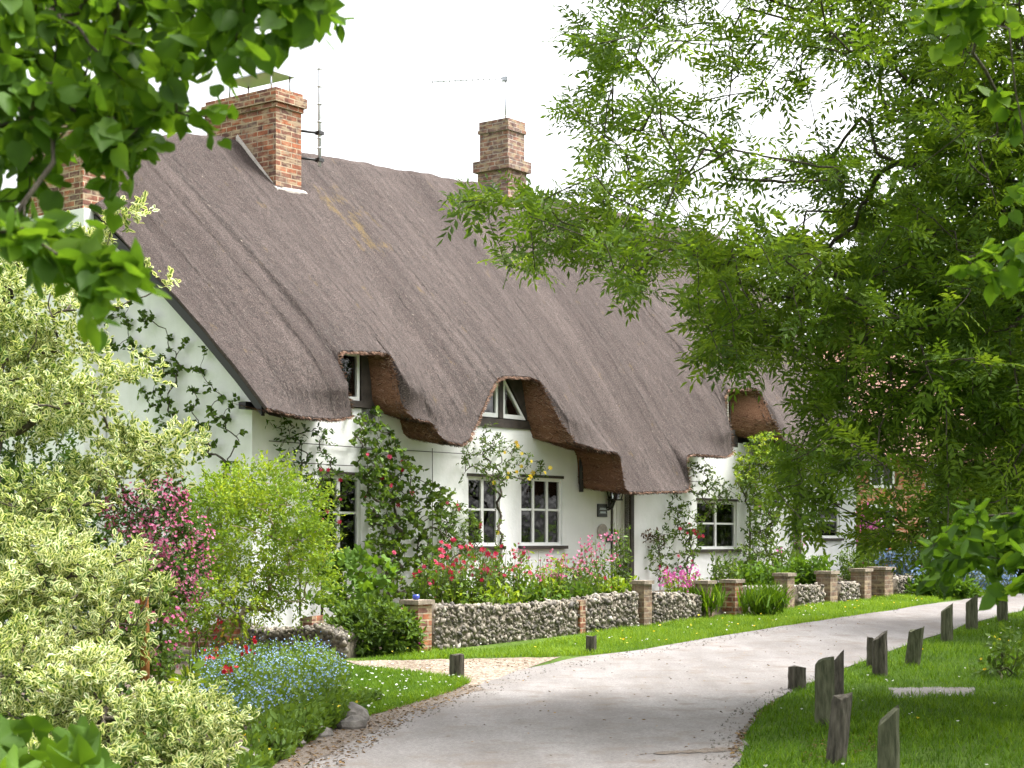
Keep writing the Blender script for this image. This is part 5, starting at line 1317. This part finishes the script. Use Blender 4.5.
# --- beyond the cottage
def ceanothus(label, lobes, n): return shrub('ceanothus_bush', label, 'flowering shrub', lobes, n, T_OVAL, 'grey', .07, 8, .2, base=None, nstem=40, flowers=('blue', T_FLOWER, int(n * .8), .06, 6, .06, None))
ceanothus('pale blue flowering ceanothus at the lane bend', [(965, 582, 36, 36, 18, .9), (935, 585, 35.5, 24, 12, .6), (990, 580, 36.5, 18, 14, .5)], 520)
ceanothus('blue flowering bush behind the farthest flint wall', [(912, 562, 38, 18, 10, .6), (895, 566, 38, 12, 8, .4)], 220)
shrub('leafy_bush', 'fresh green bush in front of the brick house corner', 'bush', [(885, 558, 40, 26, 14, .8), (865, 562, 40, 16, 10, .5)], 380, T_OVAL, 'fresh', .09, 9, .25, nstem=30)
shrub('valerian_bush', 'pink flowering bush against the corner of the brick house', 'flowering shrub', [(862, 540, 42, 14, 22, .5)], 200, T_OVAL, 'mid', .08, 8, .2, flowers=('magenta', T_FLOWER, 170, .09, 7, .1, None), nstem=20)
shrub('leafy_bush', 'hosta like green bush at the foot of the ceanothus by the lane', 'bush', [(948, 592, 34.5, 22, 9, .5), (925, 590, 34.8, 14, 8, .4)], 260, T_OVAL, 'big', .14, 7, .16, nstem=20)
shrub('young_shrub', 'young dark leaved plant growing on the lawn at the frame edge', 'plant', [(1000, 664, 19.5, 15, 15, .2), (1014, 656, 19.5, 12, 14, .2)], 46, T_OVAL, 'mid', .09, 7, .22, nstem=40, up=.9, base=GP(1000, 682), flowers=('yellow', T_FLOWER, 3, .045, 2, .05, None))

# brick house beyond
bh = thing('brick_house', 'orange brick house beyond the end of the white cottage', 'house', (P(880, 580, 45)[0], 45, .7), RZ)
bo = P(846, 560, 45.0)[:2]; dB_, nB_ = np.array([.80, .60]), np.array([-.60, .80])
def BW(a_, t, z): q2 = bo + dB_ * a_ + nB_ * t; return (q2[0], q2[1], z)
def bbox(mb, a0, a1, t0, t1, z0, z1): mb.hexa([BW(a0, t0, z0), BW(a1, t0, z0), BW(a1, t1, z0), BW(a0, t1, z0), BW(a0, t0, z1), BW(a1, t0, z1), BW(a1, t1, z1), BW(a0, t1, z1)])
mb = MB(); bbox(mb, 0, 7, 0, 6, .2, 4.0)
mb.add([BW(0, 0, 4.0), BW(0, 6, 4.0), BW(0, 3, 6.9)], [(0, 2, 1)]); mb.add([BW(7, 0, 4.0), BW(7, 6, 4.0), BW(7, 3, 6.9)], [(0, 1, 2)])
mb.build('wall', M['brickorange'], bh, boxuv=True)
mb = MB()
for sg in (0, 1):
    a_, b2 = (-.35, 3.75), (3, 7.05)
    T0 = lambda t: t if sg == 0 else 6 - t
    r = [BW(-.3, T0(a_[0]), a_[1]), BW(7.3, T0(a_[0]), a_[1]), BW(7.3, T0(b2[0]), b2[1]), BW(-.3, T0(b2[0]), b2[1])]
    mb.hexa([*r, *[(x, y, z + .14) for x, y, z in r]])
mb.build('roof', M['tile'], bh)
for a0 in (.9, 3.2, 5.3):
    for z0 in (1.5, 3.0) if a0 < 5 else (1.5,):
        if z0 > 2 : zz1 = 3.75
        else: zz1 = 2.55
        mb = MB(); bbox(mb, a0, a0 + .08, -.03, .05, z0, zz1); bbox(mb, a0 + .92, a0 + 1.0, -.03, .05, z0, zz1); bbox(mb, a0 + .08, a0 + .92, -.03, .05, z0, z0 + .08); bbox(mb, a0 + .08, a0 + .92, -.03, .05, zz1 - .08, zz1); bbox(mb, a0 + .46, a0 + .54, -.025, .04, z0 + .08, zz1 - .08)
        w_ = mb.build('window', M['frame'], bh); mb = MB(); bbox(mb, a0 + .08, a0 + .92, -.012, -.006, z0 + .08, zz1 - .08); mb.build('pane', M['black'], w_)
mb = MB(); bbox(mb, 3.3, 4.1, 2.6, 3.4, 6.5, 8.0); bbox(mb, 3.22, 4.18, 2.52, 3.48, 8.0, 8.2); mb.build('chimney', M['brickorange'], bh, boxuv=True)

# ================================================================== TREES
def leafy_tree(name, label, trunk, anchors, m_, mode, size, k, r_tip=.006, rmax=.22, expo=.5, seedt=.5, tintf=.25, group=None, length=.35, droop=.25, cat='tree', extra=None, bend=.3, tm=T_ROUND, nsides=5, flat=.6, wob=.05):
    trunk = [np.array(p, float) for p in trunk]; base = trunk[0]
    th = thing(name, label, cat, base, 0, group)
    nd, pr, pa, tips = grow(trunk, anchors, bend, 4, wob, base=trunk[-1]); wood(nd, pr, pa, r_tip, expo, nsides, rmax).build('trunk', M['bark'], th)
    pos, dirs = [], []
    for i, path in tips:
        a_ = nd[path[-1]]; d_ = unit(nd[path[-1]] - nd[path[-2]]); pos.append(a_); dirs.append(d_)
    pos, dirs = np.array(pos), np.array(dirs); n = len(pos)
    t0 = seedt + tintf * np.array([mnoise.noise(Vector(p * .9)) for p in pos]) + rng.normal(0, .12, n)
    if mode == 'pinnate':
        P_, D_, T_ = [], [], []
        for c_ in range(k):
            back = rng.random((n, 1)) * length
            P_.append(pos - dirs * back + rng.normal(0, .03, (n, 3))); D_.append(unit(dirs * .6 + rdir(n) * [.9, .9, .5] - UP * droop + UP * .22)); T_.append(t0 + rng.normal(0, .1, n))
        packs = pinnate(np.concatenate(P_), np.concatenate(D_), size, np.concatenate(T_))
    else:
        packs = [spray(tm, pos - dirs * length * .5, dirs, k, length, size, t0, droop, .7, flat)]
    leaf_obj('crown', packs, M[m_], th); return th

def px_anchors(poly, n, Yf, weight=None):
    q_ = sample_poly(poly, n, weight); return np.array([P(u, v, Yf(u, v)) for u, v in q_])

# ash on the right: trunk outside the frame, boughs sweep left over the lane
ASH = [(565, 0), (552, 25), (545, 42), (575, 60), (600, 75), (560, 98), (530, 108), (548, 125), (575, 140), (540, 152), (545, 170), (580, 180), (520, 196), (470, 185), (437, 203), (445, 222), (490, 225), (458, 262), (465, 280), (500, 275), (560, 262), (600, 262), (590, 300),
       (640, 300), (690, 290), (690, 345), (720, 365), (745, 385), (790, 360), (800, 400), (815, 440), (790, 455), (775, 490), (800, 510), (790, 540), (850, 535), (900, 560), (1000, 545), (1100, 520), (1200, 300), (1200, -120), (600, -120)]
ASH = [(u + 20 * max(0, min(1, (620 - u) / 60)), v) for u, v in ASH]
ASH = [(u if v > -100 else (590 if u < 700 else u), v) for u, v in ASH]
def ash_w(u, v):
    w_ = np.full(len(u), .42)
    w_ = np.where((u > 690) & (u < 870) & (v > 0) & (v < 240), .15 + .6 * np.clip((u + 60 * np.sin(v * .045) - 800) / 110, 0, 1), w_)
    w_ = np.where((v >= 240) & (u > 680), 1.0, w_); w_ = np.where(u > 900, 1.0, w_)
    w_ = np.where((v > 205) & (u < 560), .42, w_)
    w_ = np.where((u > 1030) | (v < 0), .7, w_); w_ = np.where((u > 825) & (u < 935) & (v > 465), .5, w_)
    return w_
an = px_anchors(ASH, 2250, lambda u, v: 15.5 + 2.6 * (random.random() + random.random() - 1) + (u - 700) * .0015, ash_w)
tb = np.array([7.6, 16.5, 0.0])
leafy_tree('ash_tree', 'ash tree with feathery leaves whose boughs sweep over the lane from the right', 
           [tb, tb + [-.05, 0, 1.4], tb + [-.15, -.1, 2.8], tb + [-.5, -.1, 4.2], tb + [-1.1, -.2, 5.4]], an, 'ash', 'pinnate', .25, 8, .0046, .12, .40, .5, .4, length=.22, bend=.06, droop=.1, wob=.02)
# bigger trees behind the ash
def ell_anchors(c_, R, n, lo=.55):
    d = rdir(n); r = lo + (1 - lo) * rng.random(n) ** .6; nz = np.array([mnoise.noise(Vector(x * 1.9) + Vector(c_)) for x in d])
    return np.array(c_) + d * np.array(R) * (r * (1 + .35 * nz))[:, None]
TG = 'trees standing behind the ash'
def back_tree(label, x, y, zc, R, n, m_, size=.16, k=16):
    gz = float(g(0, y)); tr = [np.array([x, y, gz]), np.array([x + .1, y, gz + 1.4]), np.array([x - .1, y + .1, gz + 2.8])]
    A = ell_anchors((x, y, zc), R, n); A = A[A[:, 2] > gz + .7]
    leafy_tree('broadleaf_tree', label, tr, A, m_, 'spray', size, k, .012, .3, .45, .45, .3, TG, .7, .2)
back_tree('dark broad crowned tree behind the ash at the frame edge', 11.0, 27, 6.2, (3.4, 3.0, 4.2), 800, 'dark', .15, 18)
back_tree('tall dark tree beyond the lane bend', 14.5, 40, 7.0, (5.0, 4, 6.5), 800, 'dark', .20, 18)
back_tree('tree with lighter leaves beyond the brick house', 12.0, 56, 7.5, (5.5, 4, 6.0), 600, 'mid', .24, 16)
back_tree('low spreading tree over the far end of the lane', 18.5, 50, 4.0, (5.5, 3, 4.0), 600, 'dark', .22, 18)
back_tree('unseen tall dark tree added right of the lawn to shade the ash', 12.2, 16.5, 10.0, (4.5, 4.6, 5.5), 1100, 'dark', .17, 18)  # out of view, added and enlarged to put the ash in shade
back_tree('second unseen dark tree added right of the lawn for shade, opposite the far posts', 14.5, 24, 8.0, (3.6, 4.2, 5.5), 600, 'dark', .18, 18)  # also out of view, added to shade the ash from the right
# hedge along the far side of the lane
shrub('hedge', 'dark clipped hedge closing the view where the lane bends', 'hedge', [(1005, 548, 44, 60, 26, 1.2), (1070, 550, 43, 60, 30, 1.2), (1140, 560, 40, 70, 40, 1.2)], 900, T_OVAL, 'dark', .14, 12, .3, base=P(1030, 580, 44), nstem=40)

# lime boughs, near the camera
def lime(label, trunk, polys, overhead, size, k=9, seedt=.45):
    A = [px_anchors(p, n, yf) for p, n, yf in polys]
    if overhead is not None: A.append(overhead)
    leafy_tree('lime_tree', label, trunk, np.concatenate(A), 'lime', 'spray', size, k, .0028, .22, .5, seedt, .3, None, .18, .25, tm=T_ROUND, flat=.8)
lt = np.array([-3.4, 5.6, 0])
lime('lime tree with round leaves hanging across the top left of the view', [lt, lt + [.05, 0, 1.5], lt + [.2, 0, 3.0], lt + [.5, -.1, 4.0]],
     [([(-40, -60), (120, -60), (205, -30), (210, 40), (188, 80), (160, 90), (135, 125), (60, 145), (-40, 150)], 140, lambda u, v: 5.0 + random.uniform(-.5, .6)),
      ([(200, -60), (335, -60), (326, 10), (312, 22), (285, 10), (262, 50), (240, 62), (215, 55)], 60, lambda u, v: 4.6 + random.uniform(-.4, .5)),
      ([(100, 95), (140, 110), (190, 105), (225, 128), (200, 140), (155, 125), (130, 150), (135, 178), (100, 160)], 20, lambda u, v: 4.9 + random.uniform(-.25, .25)),
      ([(-30, 140), (55, 135), (60, 180), (40, 215), (-30, 225)], 12, lambda u, v: 5.0 + random.uniform(-.3, .3)),
      ([(-30, 225), (45, 230), (90, 248), (145, 268), (150, 278), (110, 280), (60, 268), (-30, 260)], 30, lambda u, v: 4.2 + random.uniform(-.2, .2))],
     np.column_stack([rng.uniform(-5.5, .4, 150), rng.uniform(1.5, 7.5, 150), rng.uniform(4.6, 8, 150)]), .062, 9, .42)
rt = np.array([5.6, 8.6, 0])
lime('lime tree with round leaves hanging into the right edge of the view', [rt, rt + [-.05, 0, 1.5], rt + [-.15, 0, 3.0], rt + [-.4, 0, 4.4]],
     [([(885, 35), (905, 18), (955, -10), (1010, -20), (985, 25), (935, 42)], 16, lambda u, v: 7.2 + random.uniform(-.3, .3)),
      ([(965, 265), (990, 245), (1040, 225), (1040, 275), (995, 280)], 8, lambda u, v: 7.0 + random.uniform(-.3, .3)),
      ([(915, 560), (935, 530), (975, 505), (1060, 490), (1060, 560), (980, 562), (935, 588)], 34, lambda u, v: 8.0 + random.uniform(-.4, .4)),
      ([(1000, 560), (1060, 560), (1060, 600), (1010, 590)], 5, lambda u, v: 7.6 + random.uniform(-.2, .2)),
      ([(985, 80), (1060, 60), (1060, 240), (1010, 200)], 12, lambda u, v: 8.6 + random.uniform(-.4, .4))],
     np.column_stack([rng.uniform(2.2, 10.5, 3400), rng.uniform(3.5, 13.5, 3400), rng.uniform(6.0, 10.5, 3400)]), .078, 9, .5)  # crown above the view, made dense to shade the lawn and boughs

# ================================================================== LIGHT, SKY, CAMERA
SUN_EL, SUN_AZ = math.radians(62), math.radians(75)      # azimuth clockwise from +Y: behind the camera, slightly left
w = bpy.data.worlds.new('World'); SC.world = w; w.use_nodes = True
nt = w.node_tree; bg = nt.nodes['Background']
sky = nt.nodes.new('ShaderNodeTexSky'); sky.sky_type = 'NISHITA'; sky.sun_disc = False
sky.sun_elevation = SUN_EL; sky.sun_rotation = SUN_AZ; sky.dust_density = 6.0; sky.air_density = 1.0; sky.ozone_density = 1.0
hs = nt.nodes.new('ShaderNodeHueSaturation'); hs.inputs['Saturation'].default_value = .12     # white overcast
nt.links.new(sky.outputs[0], hs.inputs['Color']); nt.links.new(hs.outputs[0], bg.inputs['Color'])
bg.inputs['Strength'].default_value = .15
sd = bpy.data.lights.new('sun', 'SUN'); sd.energy = 1.5; sd.angle = math.radians(18); sd.color = (1, .96, .90)
so = bpy.data.objects.new('sun', sd); COL.objects.link(so)
dv = Vector((math.sin(SUN_AZ) * math.cos(SUN_EL), math.cos(SUN_AZ) * math.cos(SUN_EL), math.sin(SUN_EL)))
so.rotation_euler = dv.to_track_quat('Z', 'Y').to_euler(); so.location = (0, -10, 30)

cam = bpy.data.cameras.new('camera'); co = bpy.data.objects.new('camera', cam); COL.objects.link(co)
co.location = (0, 0, CH); co.rotation_euler = (math.pi / 2, 0, 0)
cam.sensor_width = 36; cam.lens = 36 * F / 1024; cam.shift_y = (HZ - 384) / 1024; cam.clip_end = 2000; cam.clip_start = .05
cam.dof.use_dof = True; cam.dof.focus_distance = 27; cam.dof.aperture_fstop = 7.0
SC.camera = co
SC.view_settings.view_transform = 'Standard'; SC.view_settings.look = 'None'; SC.view_settings.gamma = 1; SC.view_settings.exposure = 1.9
SC.view_settings.use_curve_mapping = False
cy = SC.cycles; cy.max_bounces = 7; cy.diffuse_bounces = 4; cy.transmission_bounces = 4; cy.transparent_max_bounces = 8; cy.glossy_bounces = 2
cy.caustics_reflective = False; cy.caustics_refractive = False; cy.sample_clamp_indirect = 6
cy.use_denoising = True
